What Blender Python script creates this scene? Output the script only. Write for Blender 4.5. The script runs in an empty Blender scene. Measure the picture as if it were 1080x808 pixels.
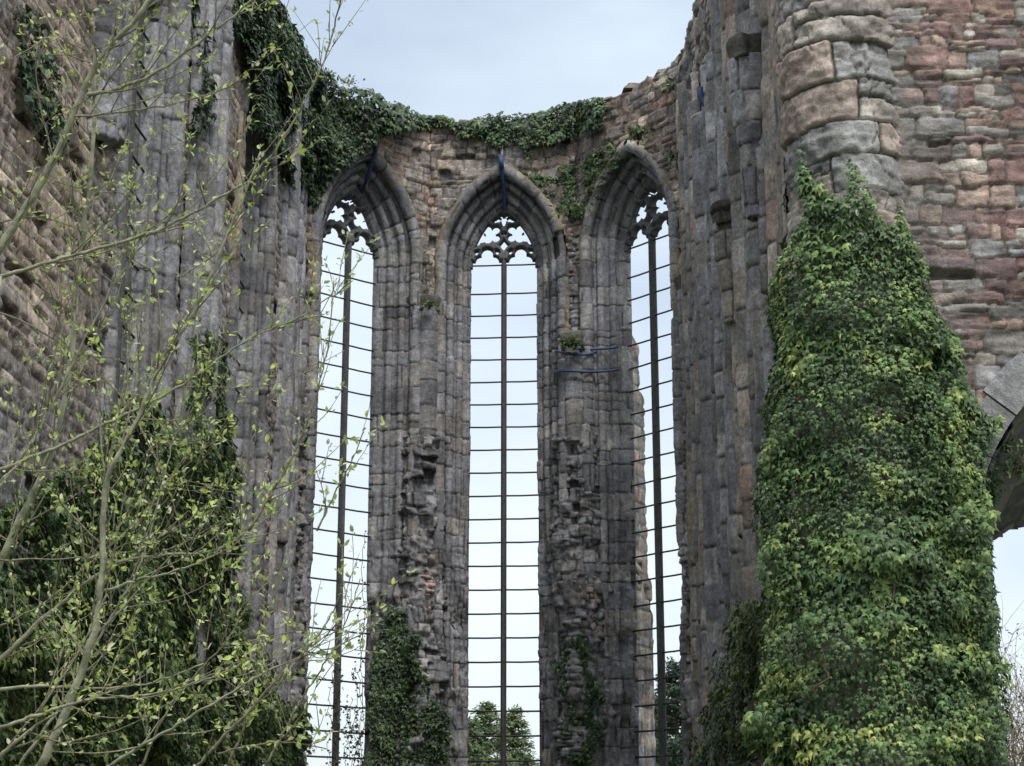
import bpy, math, random
import numpy as np
random.seed(7); RNG = np.random.default_rng(11)
SC = bpy.context.scene; COL = SC.collection
R = math.radians
# ------------------------------------------------------------------ camera
F = 1900.0; PITCH = R(15.5); EYE = 1.6
cam = bpy.data.objects.new('camera', bpy.data.cameras.new('camera')); COL.objects.link(cam)
cam.location = (0, 0, EYE); cam.rotation_euler = (R(90) + PITCH, 0, 0)
cam.data.sensor_width = 36; cam.data.lens = F * 36 / 1080; cam.data.clip_end = 3000; cam.data.clip_start = 0.1
SC.camera = cam
CP, SP = math.cos(PITCH), math.sin(PITCH)

def proj(X, Y, Z):
    h = Z - EYE; d = np.maximum(Y * CP + h * SP, 1e-3)
    return 540 + F * X / d, 404 - F * (h * CP - Y * SP) / d

def at(px, py, Y):
    """world point seen at photo pixel px,py, standing at distance Y"""
    a = (404 - py) / F; h = Y * (SP + a * CP) / (CP - a * SP); d = Y * CP + h * SP
    return np.array([(px - 540) / F * d, Y, h + EYE])

def zat(py, Y): return float(at(540, py, Y)[2])

# ------------------------------------------------------------------ noise
def _h(ix, iy, seed):
    n = (ix.astype(np.int64) * 374761393 + iy.astype(np.int64) * 668265263 + seed * 974711) & 0x7fffffff
    n = ((n ^ (n >> 13)) * 1274126177) & 0x7fffffff
    n = ((n ^ (n >> 16)) * 668265263) & 0x7fffffff
    return (n & 0xffffff) / float(0xffffff)

def noise(x, y, seed=0):
    x = np.asarray(x, float); y = np.asarray(y, float)
    ix = np.floor(x); iy = np.floor(y); fx = x - ix; fy = y - iy
    fx = fx * fx * (3 - 2 * fx); fy = fy * fy * (3 - 2 * fy)
    a = _h(ix, iy, seed); b = _h(ix + 1, iy, seed); c = _h(ix, iy + 1, seed); d = _h(ix + 1, iy + 1, seed)
    return (a * (1 - fx) + b * fx) * (1 - fy) + (c * (1 - fx) + d * fx) * fy - 0.5

def fbm(x, y, seed=0, octs=4):
    s = 0; a = 1.0
    for k in range(octs):
        s = s + a * noise(x * 2**k + 17.3 * k, y * 2**k + 9.1 * k, seed + 31 * k); a *= .5
    return s

# ------------------------------------------------------------------ object helpers
def tag(o, label=None, cat=None, group=None, kind=None):
    for k, v in (('label', label), ('category', cat), ('group', group), ('kind', kind)):
        if v: o[k] = v
    return o

def thing(name, label, cat, loc=(0, 0, 0), group=None):
    o = bpy.data.objects.new(name, None); COL.objects.link(o); o.location = loc; o.empty_display_size = .3
    return tag(o, label, cat, group)

def link(name, me, mat, parent=None):
    o = bpy.data.objects.new(name, me); COL.objects.link(o)
    if mat: me.materials.append(mat)
    if parent is not None:
        o.parent = parent
        off = np.zeros(3); p = parent
        while p is not None: off += np.array(p.location); p = p.parent
        if abs(off).sum() > 0:
            n = len(me.vertices); co = np.empty(n * 3, np.float32); me.vertices.foreach_get('co', co)
            co = co.reshape(-1, 3) - off.astype(np.float32); me.vertices.foreach_set('co', co.ravel()); me.update()
    return o

def mesh_np(name, V, Fc, mat, parent=None, col=None, smooth=True):
    """V (n,3); Fc: list of (m,k) int arrays"""
    me = bpy.data.meshes.new(name)
    V = np.asarray(V, np.float32).reshape(-1, 3)
    if not isinstance(Fc, (list, tuple)): Fc = [Fc]
    Fc = [np.asarray(f, np.int32) for f in Fc if len(f)]
    me.vertices.add(len(V)); me.vertices.foreach_set('co', V.ravel())
    li = np.concatenate([f.ravel() for f in Fc]); me.loops.add(len(li)); me.loops.foreach_set('vertex_index', li)
    ls = []; lt = []; s = 0
    for f in Fc:
        m, k = f.shape; ls.append(s + np.arange(m) * k); lt.append(np.full(m, k)); s += m * k
    ls = np.concatenate(ls); lt = np.concatenate(lt)
    me.polygons.add(len(ls)); me.polygons.foreach_set('loop_start', ls.astype(np.int32))
    me.polygons.foreach_set('loop_total', lt.astype(np.int32))
    me.polygons.foreach_set('use_smooth', np.full(len(ls), smooth, bool))
    me.update(calc_edges=True)
    if col is not None:
        a = me.color_attributes.new('col', 'FLOAT_COLOR', 'POINT')
        c = np.ones((len(V), 4), np.float32); c[:, :3] = np.clip(col, 0, 1); a.data.foreach_set('color', c.ravel())
    return link(name, me, mat, parent)

# ------------------------------------------------------------------ materials
def newmat(name):
    m = bpy.data.materials.new(name); m.use_nodes = True; nt = m.node_tree
    return m, nt, nt.nodes['Principled BSDF']

def stone_mat(name, bump=.5, fine=26.0, rough=.9, var=.5, moss=.0, crack=.55):
    m, nt, b = newmat(name); N = nt.nodes; L = nt.links
    b.inputs['Roughness'].default_value = rough; b.inputs['Specular IOR Level'].default_value = .25
    at_ = N.new('ShaderNodeAttribute'); at_.attribute_name = 'col'
    tc = N.new('ShaderNodeTexCoord')
    def nz(scale, det, vec=None, rgh=.6):
        n = N.new('ShaderNodeTexNoise'); n.inputs['Scale'].default_value = scale; n.inputs['Detail'].default_value = det
        n.inputs['Roughness'].default_value = rgh; L.new(vec or tc.outputs['Object'], n.inputs['Vector']); return n
    mp = N.new('ShaderNodeMapping'); mp.inputs['Scale'].default_value = (2.2, 2.2, .28); L.new(tc.outputs['Object'], mp.inputs['Vector'])
    n1 = nz(1.3, 6); n2 = nz(fine, 8); n3 = nz(1.6, 5, mp.outputs['Vector']); n4 = nz(5.5, 8, rgh=.72)
    def mr(src, a, b_, lo=.25, hi=.75):
        r = N.new('ShaderNodeMapRange'); r.inputs[1].default_value = lo; r.inputs[2].default_value = hi
        r.inputs[3].default_value = a; r.inputs[4].default_value = b_; L.new(src, r.inputs[0]); return r.outputs[0]
    def mul(a, b_):
        x = N.new('ShaderNodeMath'); x.operation = 'MULTIPLY'; L.new(a, x.inputs[0]); L.new(b_, x.inputs[1]); return x.outputs[0]
    v = mul(mul(mr(n1.outputs[0], 1 - var * .6, 1 + var * .6), mr(n3.outputs[0], 1 - var * .75, 1 + var * .6)),
            mul(mr(n4.outputs[0], 1 - var * .85, 1 + var * .85), mr(n2.outputs[0], 1 - var * .7, 1 + var * .7)))
    mx = N.new('ShaderNodeVectorMath'); mx.operation = 'SCALE'; L.new(at_.outputs['Color'], mx.inputs[0]); L.new(v, mx.inputs['Scale'])
    # pale lichen crust and ochre lichen
    n5 = nz(9, 9, rgh=.8)
    lm = N.new('ShaderNodeMix'); lm.data_type = 'RGBA'; L.new(mx.outputs[0], lm.inputs['A'])
    lm.inputs['B'].default_value = (.34, .34, .30, 1)
    L.new(mr(n5.outputs[0], 0, .55, .58, .7), lm.inputs['Factor'])
    n6 = nz(2.3, 7, rgh=.7)
    ml = N.new('ShaderNodeMix'); ml.data_type = 'RGBA'; L.new(lm.outputs['Result'], ml.inputs['A'])
    ml.inputs['B'].default_value = (.085, .095, .035, 1)
    L.new(mr(n6.outputs[0], 0, .15 + moss, .52, .68), ml.inputs['Factor'])
    n7 = nz(2.6, 6, rgh=.62); ab = N.new('ShaderNodeMath'); ab.operation = 'SUBTRACT'; ab.inputs[1].default_value = .5; L.new(n7.outputs[0], ab.inputs[0])
    a2 = N.new('ShaderNodeMath'); a2.operation = 'ABSOLUTE'; L.new(ab.outputs[0], a2.inputs[0]); ck = mr(a2.outputs[0], crack, 1, .0, .014)
    m3 = N.new('ShaderNodeVectorMath'); m3.operation = 'SCALE'; L.new(ml.outputs['Result'], m3.inputs[0]); L.new(ck, m3.inputs['Scale'])
    L.new(m3.outputs[0], b.inputs['Base Color'])
    bp = N.new('ShaderNodeBump'); bp.inputs['Strength'].default_value = bump; bp.inputs['Distance'].default_value = .05
    ad = N.new('ShaderNodeMath'); ad.operation = 'ADD'; L.new(n4.outputs[0], ad.inputs[0])
    sc = N.new('ShaderNodeMath'); sc.operation = 'MULTIPLY'; sc.inputs[1].default_value = .5; L.new(n2.outputs[0], sc.inputs[0])
    L.new(sc.outputs[0], ad.inputs[1]); ad2 = N.new('ShaderNodeMath'); ad2.operation = 'MULTIPLY_ADD'; ad2.inputs[1].default_value = .4
    L.new(ck, ad2.inputs[0]); L.new(ad.outputs[0], ad2.inputs[2]); L.new(ad2.outputs[0], bp.inputs['Height']); L.new(bp.outputs[0], b.inputs['Normal'])
    return m

STONE = stone_mat('apse_stone', .6, 14, var=.5, moss=.12)
STONE_NEAR = stone_mat('pier_stone', .65, 34, var=.40, moss=.05, crack=.8)
STONE_RUB = stone_mat('rubble_stone', .9, 18, var=.6, moss=.2)
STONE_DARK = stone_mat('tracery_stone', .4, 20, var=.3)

def leaf_mat(name, trans=.25, rough=.45):
    m, nt, b = newmat(name); N = nt.nodes; L = nt.links
    a = N.new('ShaderNodeAttribute'); a.attribute_name = 'col'
    L.new(a.outputs['Color'], b.inputs['Base Color']); b.inputs['Roughness'].default_value = rough
    b.inputs['Specular IOR Level'].default_value = .4
    t = N.new('ShaderNodeBsdfTranslucent'); L.new(a.outputs['Color'], t.inputs['Color'])
    x = N.new('ShaderNodeMixShader'); x.inputs[0].default_value = trans
    L.new(b.outputs[0], x.inputs[1]); L.new(t.outputs[0], x.inputs[2]); L.new(x.outputs[0], N['Material Output'].inputs['Surface'])
    return m
LEAF = leaf_mat('ivy_leaf', .18, .42); LEAF_SOFT = leaf_mat('young_leaf', .35, .5); NEEDLE = leaf_mat('needles', .1, .6)

def plain(name, c, rough=.6, metal=0, nscale=20, var=.3, bump=.2):
    m, nt, b = newmat(name); N = nt.nodes; L = nt.links
    tc = N.new('ShaderNodeTexCoord'); n = N.new('ShaderNodeTexNoise'); n.inputs['Scale'].default_value = nscale; n.inputs['Detail'].default_value = 6
    L.new(tc.outputs['Object'], n.inputs['Vector'])
    r = N.new('ShaderNodeMapRange'); r.inputs[1].default_value = .3; r.inputs[2].default_value = .7
    r.inputs[3].default_value = 1 - var; r.inputs[4].default_value = 1 + var; L.new(n.outputs[0], r.inputs[0])
    s = N.new('ShaderNodeVectorMath'); s.operation = 'SCALE'; s.inputs[0].default_value = c; L.new(r.outputs[0], s.inputs['Scale'])
    L.new(s.outputs[0], b.inputs['Base Color']); b.inputs['Roughness'].default_value = rough; b.inputs['Metallic'].default_value = metal
    bp = N.new('ShaderNodeBump'); bp.inputs['Strength'].default_value = bump; bp.inputs['Distance'].default_value = .01
    L.new(n.outputs[0], bp.inputs['Height']); L.new(bp.outputs[0], b.inputs['Normal'])
    return m
IRON = plain('iron', (.045, .042, .042), .7, .3, 30)
BLUE = plain('blue_webbing', (.03, .065, .15), .55, 0, 40, .25)
BLUE_DARK = plain('blue_webbing_dark', (.015, .032, .10), .6, 0, 40, .3)
BLEACHED = plain('bleached_timber', (.30, .28, .25), .8, 0, 30, .35)
BARK = plain('willow_bark', (.24, .24, .165), .75, 0, 26, .5, .5)
TWIG = plain('twig_bark', (.17, .155, .10), .75, 0, 60, .5, .3)
CONBARK = plain('conifer_bark', (.1, .075, .05), .9, 0, 10, .4, .6)
VINE = plain('vine_stem', (.10, .07, .045), .85, 0, 30, .4, .4)

# ------------------------------------------------------------------ masonry
def layout(u, v, seed, ch=(.28, .42), wd=(.35, .8), sub=.12, warp=.03, wscale=1.6):
    """irregular coursed stones: id hash, distance to joint, local coords"""
    r = np.random.default_rng(seed)
    uw = u + warp * 2 * fbm(u * wscale, v * wscale, seed, 3); vw = v + warp * 2 * fbm(u * wscale + 50, v * wscale, seed + 5, 3)
    v0 = float(vw.min()) - 1; v1 = float(vw.max()) + 1
    rows = [v0]
    while rows[-1] < v1: rows.append(rows[-1] + r.uniform(*ch))
    rows = np.array(rows); ri = np.clip(np.searchsorted(rows, vw, 'right') - 1, 0, len(rows) - 2)
    lo_v = rows[ri].copy(); hi_v = rows[ri + 1].copy()
    u0 = float(uw.min()) - 1; u1 = float(uw.max()) + 1
    lo_u = np.zeros_like(uw); hi_u = np.zeros_like(uw); cid = np.zeros(uw.shape, np.int64)
    for k in range(len(rows) - 1):
        m = ri == k
        hgt = rows[k + 1] - rows[k]; e = [u0 - r.uniform(0, .5)]
        while e[-1] < u1: e.append(e[-1] + r.uniform(*wd) * (.75 + .5 * hgt / max(ch[1], .01)))
        if not m.any(): continue
        e = np.array(e); ci = np.clip(np.searchsorted(e, uw[m], 'right') - 1, 0, len(e) - 2)
        lo_u[m] = e[ci]; hi_u[m] = e[ci + 1]; cid[m] = k * 1009 + ci * 7
    # subdivide some stones: horizontally, then vertically
    hs = _h(cid, cid * 0 + 3, seed); sp = lo_v + (hi_v - lo_v) * (.35 + .3 * _h(cid, cid * 0 + 4, seed))
    s = hs < sub; top = s & (vw > sp); bot = s & ~top
    lo_v = np.where(top, sp, lo_v); hi_v = np.where(bot, sp, hi_v); cid = cid * 2 + top
    hs = _h(cid, cid * 0 + 8, seed); sp = lo_u + (hi_u - lo_u) * (.35 + .3 * _h(cid, cid * 0 + 9, seed))
    s = hs < sub * .9; rt = s & (uw > sp); lf = s & ~rt
    lo_u = np.where(rt, sp, lo_u); hi_u = np.where(lf, sp, hi_u); cid = cid * 2 + rt
    # rounded corner distance
    dx = np.minimum(uw - lo_u, hi_u - uw); dy = np.minimum(vw - lo_v, hi_v - vw); rr = .05
    ed = np.where((dx < rr) & (dy < rr), rr - np.hypot(rr - dx, rr - dy), np.minimum(dx, dy))
    a = (uw - (lo_u + hi_u) / 2) / np.maximum(hi_u - lo_u, .01) * 2; b = (vw - (lo_v + hi_v) / 2) / np.maximum(hi_v - lo_v, .01) * 2
    return cid, ed, a, b

def masonry(u, v, seed, pal, joint=.018, round_=.05, relief=.05, rnd=.03, tilt=.02, grain=.012, hole=.015, holed=.15,
            mortar=(.16, .145, .125), var=.22, strata=0.0, **kw):
    cid, ed, a, b = layout(u, v, seed, **kw)
    z = cid * 0
    k = np.clip((ed - joint * .5) / round_, 0, 1); sh = np.sqrt(np.clip(1 - (1 - k)**2, 0, 1))
    h = relief * sh + rnd * (_h(cid, z + 1, seed) - .5) * 2 * sh
    h = h + tilt * sh * (a * (_h(cid, z + 2, seed) - .5) + b * (_h(cid, z + 5, seed) - .5))
    off = _h(cid, z + 21, seed) * 40
    h = h + grain * 2 * fbm(u * 7 + off, v * 7, seed + 3, 4) * sh + grain * fbm(u * 14, v * 14, seed + 4, 2)
    gone = _h(cid, z + 6, seed) < hole
    h = np.where(gone, -holed * np.clip(ed / .03, 0, 1), h)
    pal = np.array(pal); w = pal[:, 3]; cw = np.cumsum(w) / w.sum()
    pi = np.searchsorted(cw, _h(cid, z + 7, seed) * .9999)
    c = pal[pi, :3] * (1 + var * 2 * (_h(cid, z + 11, seed) - .5))[..., None]
    cl = 1 + .25 * 2 * fbm(u * 1.1, v * 1.1, seed + 9, 3); c = c * np.clip(cl, .6, 1.4)[..., None]
    if strata: c = c * np.clip(1 + strata * 2 * fbm(u * 3 + off, v * 9, seed + 33, 4), .5, 1.6)[..., None]; h = h + strata * .05 * fbm(u * 2.5 + off, v * 16, seed + 34, 4)
    m = np.clip((joint - ed) / (joint * .6), 0, 1)[..., None] * (_h(cid, z + 12, seed) < .8)[..., None]
    c = c * (1 - m) + np.array(mortar) * m
    c = np.where(gone[..., None], c * .6, c)
    return h, c

def grid_faces(nu, nv, mask=None):
    i = np.arange(nu - 1)[:, None] * nv + np.arange(nv - 1)[None, :]
    f = np.stack([i, i + nv, i + nv + 1, i + 1], -1)
    if mask is not None: f = f[mask]
    return f.reshape(-1, 4)

def normals(P, flip=1):
    du = np.gradient(P, axis=0); dv = np.gradient(P, axis=1); n = np.cross(du, dv)
    return flip * n / np.maximum(np.linalg.norm(n, axis=-1, keepdims=True), 1e-9)

# palettes  r g b weight (albedo)
GREY = [(.165, .165, .17, 4), (.145, .145, .15, 3), (.19, .187, .182, 2), (.178, .17, .16, 2), (.23, .225, .215, .4)]
GREYBROWN = [(.17, .16, .155, 3), (.22, .19, .16, 3), (.25, .20, .17, 2), (.14, .13, .13, 2), (.28, .24, .2, 1), (.24, .16, .13, .8)]
BUFF = [(.27, .21, .155, 3), (.23, .18, .145, 3), (.20, .17, .15, 2), (.3, .23, .17, 1), (.17, .15, .14, 2)]
RED = [(.22, .125, .11, 4), (.17, .09, .085, 3), (.28, .19, .15, 3), (.30, .26, .215, 3), (.19, .185, .185, 2.5), (.14, .085, .09, 2), (.25, .16, .12, .6), (.22, .20, .18, 2.2)]
PIER = [(.25, .215, .175, 4), (.20, .195, .19, 2), (.28, .2, .155, 2.5), (.24, .195, .165, 3), (.17, .17, .175, .6)]
OCHRE = [(.20, .18, .135, 3), (.18, .165, .14, 2), (.17, .165, .16, 3), (.22, .19, .13, 1)]
PINK = [(.33, .25, .23, 3), (.27, .2, .18, 2), (.22, .2, .19, 1)]

def _pal(p, k, s=1.0):
    o = []
    for r, g, b, w in p:
        m = (r + g + b) / 3; o.append(((m + (r - m) * s) * k, (m + (g - m) * s) * k, (m + (b - m) * s) * k, w))
    return o
GREY = [(r * .99, g * .99, b * 1.03, w) for r, g, b, w in _pal(GREY, 1.58)]; GREYBROWN = _pal(GREYBROWN, 1.6, .72); BUFF = _pal(BUFF, 1.9, .45); RED = _pal(RED, 1.35, .74); PIER = _pal(PIER, 1.45, .58); OCHRE = _pal(OCHRE, 1.55, .95); PINK = _pal(PINK, 1.5, .9)
# ------------------------------------------------------------------ apse geometry
TH = R(4); AP = 6.518; OC = np.array([-.705, 46.80]); REV = 1.0; APIN = AP - REV
SIDE = APIN * 2 / (1 + 2**.5); HW = 1.05; RAD = 2.5; TROFF = .215; THICK = 1.5; ASH = dict(joint=.026, round_=.016, relief=.026, rnd=.012, tilt=.012, grain=.008, ch=(.42, .85), wd=(.6, 1.6), sub=.14, warp=.035)
def frame(k, ap=AP):
    an = TH + k * math.pi / 4; n = np.array([math.sin(an), math.cos(an)]); d = np.array([math.cos(an), -math.sin(an)])
    return OC + ap * n, d, n       # centre on glass plane, rightward direction, outward normal

ZAPEX = zat(222, 53.3); ZSP = ZAPEX - math.sqrt(RAD**2 - (RAD - HW)**2) + .02
ZSILL = 3.7
class Bay:
    def __init__(s, C, d, n, hw=HW, rad=RAD, zsp=ZSP, rev=REV, tz=0):
        s.C, s.d, s.n, s.hw, s.rad, s.zsp, s.rev = C, d, n, hw, rad, zsp, rev
    def P(s, x, dep, z):     # x right, dep = towards the inside from the glass plane
        x = np.asarray(x, float); dep = np.asarray(dep, float); z = np.asarray(z, float)
        q = np.stack(np.broadcast_arrays(s.C[0] + x * s.d[0] - dep * s.n[0], s.C[1] + x * s.d[1] - dep * s.n[1], z), -1)
        return q
    def off(s, x, z):        # signed distance outside the opening outline
        ax = np.abs(x)
        below = ax - s.hw
        above = np.hypot(ax + (s.rad - s.hw), z - s.zsp) - s.rad
        return np.where(z > s.zsp, above, below)
    def path(s, t, o, zs=ZSILL):   # t in [-1,1]; returns x,z ; |t|<=.5 arch
        """t: -1 sill left .. -.5 springing left .. 0 apex .. 1"""
        sg = np.where(t < 0, -1.0, 1.0); a = 1 - np.abs(t)   # 0 at sill, 1 at apex
        up = np.clip(a / .8, 0, 1); zz = zs + (s.zsp - zs) * up
        cx = s.rad - s.hw; r = s.rad + o
        thm = np.arccos(np.clip(cx / r, -1, 1)); th = np.clip((a - .8) / .2, 0, 1) * thm
        x = np.where(a < .8, s.hw + o, r * np.cos(th) - cx); z = np.where(a < .8, zz, s.zsp + r * np.sin(th))
        return sg * x, z

def prof_moulding(rev, wo):
    """jamb section (offset outward, depth inward) with rolls and hollows"""
    pts = [(0, -.12), (0, .10), (.05, .14)]
    def roll(cx, cy, r, a0, a1, n=7):
        for k in range(n):
            a = R(a0 + (a1 - a0) * k / (n - 1)); pts.append((cx + r * math.cos(a), cy + r * math.sin(a)))
    s = rev; w = wo
    roll(.13 * w, .16 * s, .045, 200, 20, 5); pts.append((.22 * w, .22 * s))
    roll(.30 * w, .36 * s, .085, 215, 10, 8); pts.append((.44 * w, .42 * s)); pts.append((.48 * w, .50 * s))
    roll(.57 * w, .62 * s, .10, 215, 10, 8); pts.append((.70 * w, .68 * s)); pts.append((.74 * w, .78 * s))
    roll(.84 * w, .97 * s, .17, 235, -10, 10); pts.append((1.01 * w, .90 * s)); pts.append((1.02 * w, .86 * s))
    return np.array(pts)

def resample(p, n):
    d = np.r_[0, np.cumsum(np.linalg.norm(np.diff(p, axis=0), axis=1))]
    s = np.linspace(0, d[-1], n); return np.stack([np.interp(s, d, p[:, 0]), np.interp(s, d, p[:, 1])], 1), s

def ruin(z):   # how broken the stone is at this height: rough low down
    return np.clip((ZSP - 6.5 - z) / 5, 0, 1)

def jamb_mesh(name, bay, parent, seed, wo=1.0, mat=STONE, nprof=58, step=.042, zs=ZSILL - 1, broken=1.0):
    pr, us = resample(prof_moulding(bay.rev, wo), nprof)
    L = (bay.zsp - zs) / .8; nt = int(L / step / 1) * 2
    aa = np.concatenate([np.linspace(-1, -.2, int(.8 * L / step)), np.linspace(-.2, .2, 130)[1:-1], np.linspace(.2, 1, int(.8 * L / step))])
    T, U = np.meshgrid(aa, us, indexing='ij'); O = np.broadcast_to(pr[:, 0], T.shape); D = np.broadcast_to(pr[:, 1], T.shape)
    x, z = bay.path(T, O, zs)
    # arc length along the path at mid-offset
    xm, zm = bay.path(aa, np.full(len(aa), .5), zs); s = np.r_[0, np.cumsum(np.hypot(np.diff(xm), np.diff(zm)))]
    V = np.broadcast_to(s[:, None], T.shape)
    P = bay.P(x, D, z); nn = normals(P, 1)
    cen = bay.P(0, 3.0, bay.zsp) ; 
    if ((P[len(aa)//4, nprof//2] - P[len(aa)//4, nprof//2]*0) is not None):
        q = P[len(aa)//4, nprof//2]; w = bay.P(0, bay.rev + 1.0, z[len(aa)//4, nprof//2]) - q
        if (nn[len(aa)//4, nprof//2] * w).sum() < 0: nn = -nn
    rz = ruin(z) * broken
    h, c = masonry(U * 1.0, V, seed, GREY, hole=.006, holed=.06, mortar=(.06, .057, .055), **ASH)
    # outer order is yellowed with lichen round the arch, crumbling low down
    och = np.clip(1 - np.abs(U - us[-1] * .93) / .32, 0, 1) * np.clip((z - (bay.zsp - 5)) / 3, 0, 1)
    och = (och * np.clip(.7 + 1.6 * fbm(U * 2, V * .8, seed + 77, 3), 0, 1))[..., None]
    c = c * (1 - och) + np.array((.30, .245, .15)) * (.8 + .5 * (c[..., :1] * 4 - .6)) * och
    chip = rz * (.34 * np.maximum(0, fbm(U * 1.5 + 3, V * 1.1, seed + 50, 4) + .12) + .07 * np.abs(fbm(U * 4, V * 4, seed + 51, 3))) + .1 * np.maximum(0, fbm(U * 2.3, V * .9, seed + 60, 3) - .28)
    h = h - chip
    edge = np.clip(np.minimum(U / .08, 1), 0, 1)
    P = P + nn * (h * (.35 + .65 * edge))[..., None]
    return mesh_np(name, P.reshape(-1, 3), grid_faces(len(aa), nprof), mat, parent, c.reshape(-1, 3))

def tracery_mesh(bay, parent):
    a = bay.hw / 1.05
    g = .019; xs = np.arange(-1.1, 1.1001, g); zs = np.arange(-.12, 1.95, g)
    X, Z = np.meshgrid(xs, zs, indexing='ij')
    def circ(cx, cz, r, mirror=True):
        d = np.hypot(X - cx, Z - cz) - r
        if mirror: d = np.minimum(d, np.hypot(X + cx, Z - cz) - r)
        return d
    hole = circ(.525, .32, .185)
    for c in ((.33, .09, .17), (.72, .09, .17), (.525, .2, .16)): hole = np.minimum(hole, circ(*c))
    AX = np.abs(X)
    box = np.maximum(np.abs(AX - .525) - .455, Z - .08); hole = np.minimum(hole, box)
    for c in ((.86, .37, .055), (.20, .37, .055), (.82, .40, .03), (.235, .41, .03)): hole = np.minimum(hole, circ(*c))
    for c in ((.53, 1.14, .15), (.25, 1.12, .125), (.25, .85, .125), (.50, .84, .15), (.42, .98, .16), (.70, .86, .15), (.84, .72, .10), (.91, .6, .055), (.72, .98, .09)):
        hole = np.minimum(hole, circ(*c))
    hole = np.minimum(hole, (AX / .135 + np.abs(Z - .60) / .17 - 1) * .1)
    hole = np.minimum(hole, circ(.05, .98, .03))
    for c in ((0, 1.46, .095), (0, 1.36, .07), (0, 1.29, .04), (.09, 1.57, .045), (.17, 1.45, .075), (.26, 1.42, .055), (.33, 1.40, .03)): hole = np.minimum(hole, circ(*c))
    # thin ogee ribs kept between foils
    outl = np.where(Z > -TROFF, np.hypot(AX + RAD - HW, Z + TROFF) - RAD, AX - HW)          # outside opening
    hole = np.maximum(hole, outl + .035)                                   # keep a rim
    sd = np.maximum(-hole, outl - .06)                                     # solid where negative
    gx = np.gradient(sd, g, axis=0); gz = np.gradient(sd, g, axis=1); gl = np.maximum(np.hypot(gx, gz), .3)
    near = np.abs(sd) < g * .9
    X2 = X - np.where(near, sd * gx / gl**2, 0); Z2 = Z - np.where(near, sd * gz / gl**2, 0)
    cc = (sd[:-1, :-1] + sd[1:, :-1] + sd[:-1, 1:] + sd[1:, 1:]) / 4; m = cc < 0
    dep = .05 + .12 * np.clip(-sd / .07, 0, 1)**.7
    nu, nv = X.shape
    Pf = bay.P(X2 * a, dep, bay.zsp + (Z2 + TROFF) * a).reshape(-1, 3); Pb = bay.P(X2 * a, -.08 - .06 * np.clip(-sd / .07, 0, 1), bay.zsp + (Z2 + TROFF) * a).reshape(-1, 3)
    f1 = grid_faces(nu, nv, m); f2 = f1[:, ::-1] + nu * nv
    e = {}
    for q in f1:
        for i in range(4):
            k = (q[i], q[(i + 1) % 4])
            if (k[1], k[0]) in e: del e[(k[1], k[0])]
            else: e[k] = 1
    sides = np.array([(b, a_, a_ + nu * nv, b + nu * nv) for a_, b in e.keys()])
    V = np.r_[Pf, Pb]; F_ = np.r_[f1, f2, sides]
    used = np.zeros(len(V), bool); used[F_.ravel()] = True; idx = np.cumsum(used) - 1
    V = V[used]; F_ = idx[F_]
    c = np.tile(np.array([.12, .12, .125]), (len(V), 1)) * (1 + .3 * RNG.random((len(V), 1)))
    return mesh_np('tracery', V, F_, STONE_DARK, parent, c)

def box_pts(bay, x0, x1, d0, d1, z0, z1, jit=0):
    c = []
    for z in (z0, z1):
        for x, d in ((x0, d0), (x1, d0), (x1, d1), (x0, d1)): c.append(bay.P(x, d, z) + (RNG.random(3) - .5) * jit)
    return np.array(c)
BOXF = np.array([(0, 3, 2, 1), (4, 5, 6, 7), (0, 1, 5, 4), (1, 2, 6, 5), (2, 3, 7, 6), (3, 0, 4, 7)])

def tube_np(pts, rad, seg=6):
    pts = np.asarray(pts, float); n = len(pts); rad = np.broadcast_to(rad, (n,))
    t = np.gradient(pts, axis=0); t /= np.maximum(np.linalg.norm(t, axis=1, keepdims=True), 1e-9)
    up = np.where(np.abs(t[:, 2:3]) > .95, np.array([[1., 0, 0]]), np.array([[0, 0, 1.]]))
    a = np.cross(t, up); a /= np.linalg.norm(a, axis=1, keepdims=True)
    for i in range(1, n):     # keep the frame from flipping
        if (a[i] * a[i - 1]).sum() < 0: a[i] = -a[i]
    b = np.cross(t, a)
    ang = np.arange(seg) * 2 * math.pi / seg
    V = pts[:, None] + rad[:, None, None] * (np.cos(ang)[None, :, None] * a[:, None] + np.sin(ang)[None, :, None] * b[:, None])
    i = np.arange(n - 1)[:, None] * seg; j = np.arange(seg)[None]; k = (j + 1) % seg
    f = np.stack([i + j, i + k, i + seg + k, i + seg + j], -1).reshape(-1, 4)
    V = V.reshape(-1, 3); m = len(V); V = np.r_[V, pts[:1], pts[-1:]]
    caps = np.array([(m, (q + 1) % seg, q, q) for q in range(seg)])[:, :3]
    caps2 = np.array([(m + 1, (n - 1) * seg + q, (n - 1) * seg + (q + 1) % seg) for q in range(seg)])
    return V, f, np.r_[caps, caps2]

class Acc:
    def __init__(s): s.V = []; s.Q = []; s.T = []; s.n = 0; s.C = []
    def add(s, V, q=None, t=None, col=None):
        V = np.asarray(V).reshape(-1, 3)
        if q is not None and len(q): s.Q.append(np.asarray(q) + s.n)
        if t is not None and len(t): s.T.append(np.asarray(t) + s.n)
        s.V.append(V); s.n += len(V)
        if col is not None: s.C.append(np.broadcast_to(col, (len(V), 3)))
    def tube(s, p, r, seg=6, col=None):
        V, q, t = tube_np(p, r, seg); s.add(V, q, t, col)
    def build(s, name, mat, parent=None, smooth=True):
        fs = ([np.concatenate(s.Q)] if s.Q else []) + ([np.concatenate(s.T)] if s.T else [])
        return mesh_np(name, np.concatenate(s.V), fs, mat, parent, np.concatenate(s.C) if s.C else None, smooth)

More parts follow.
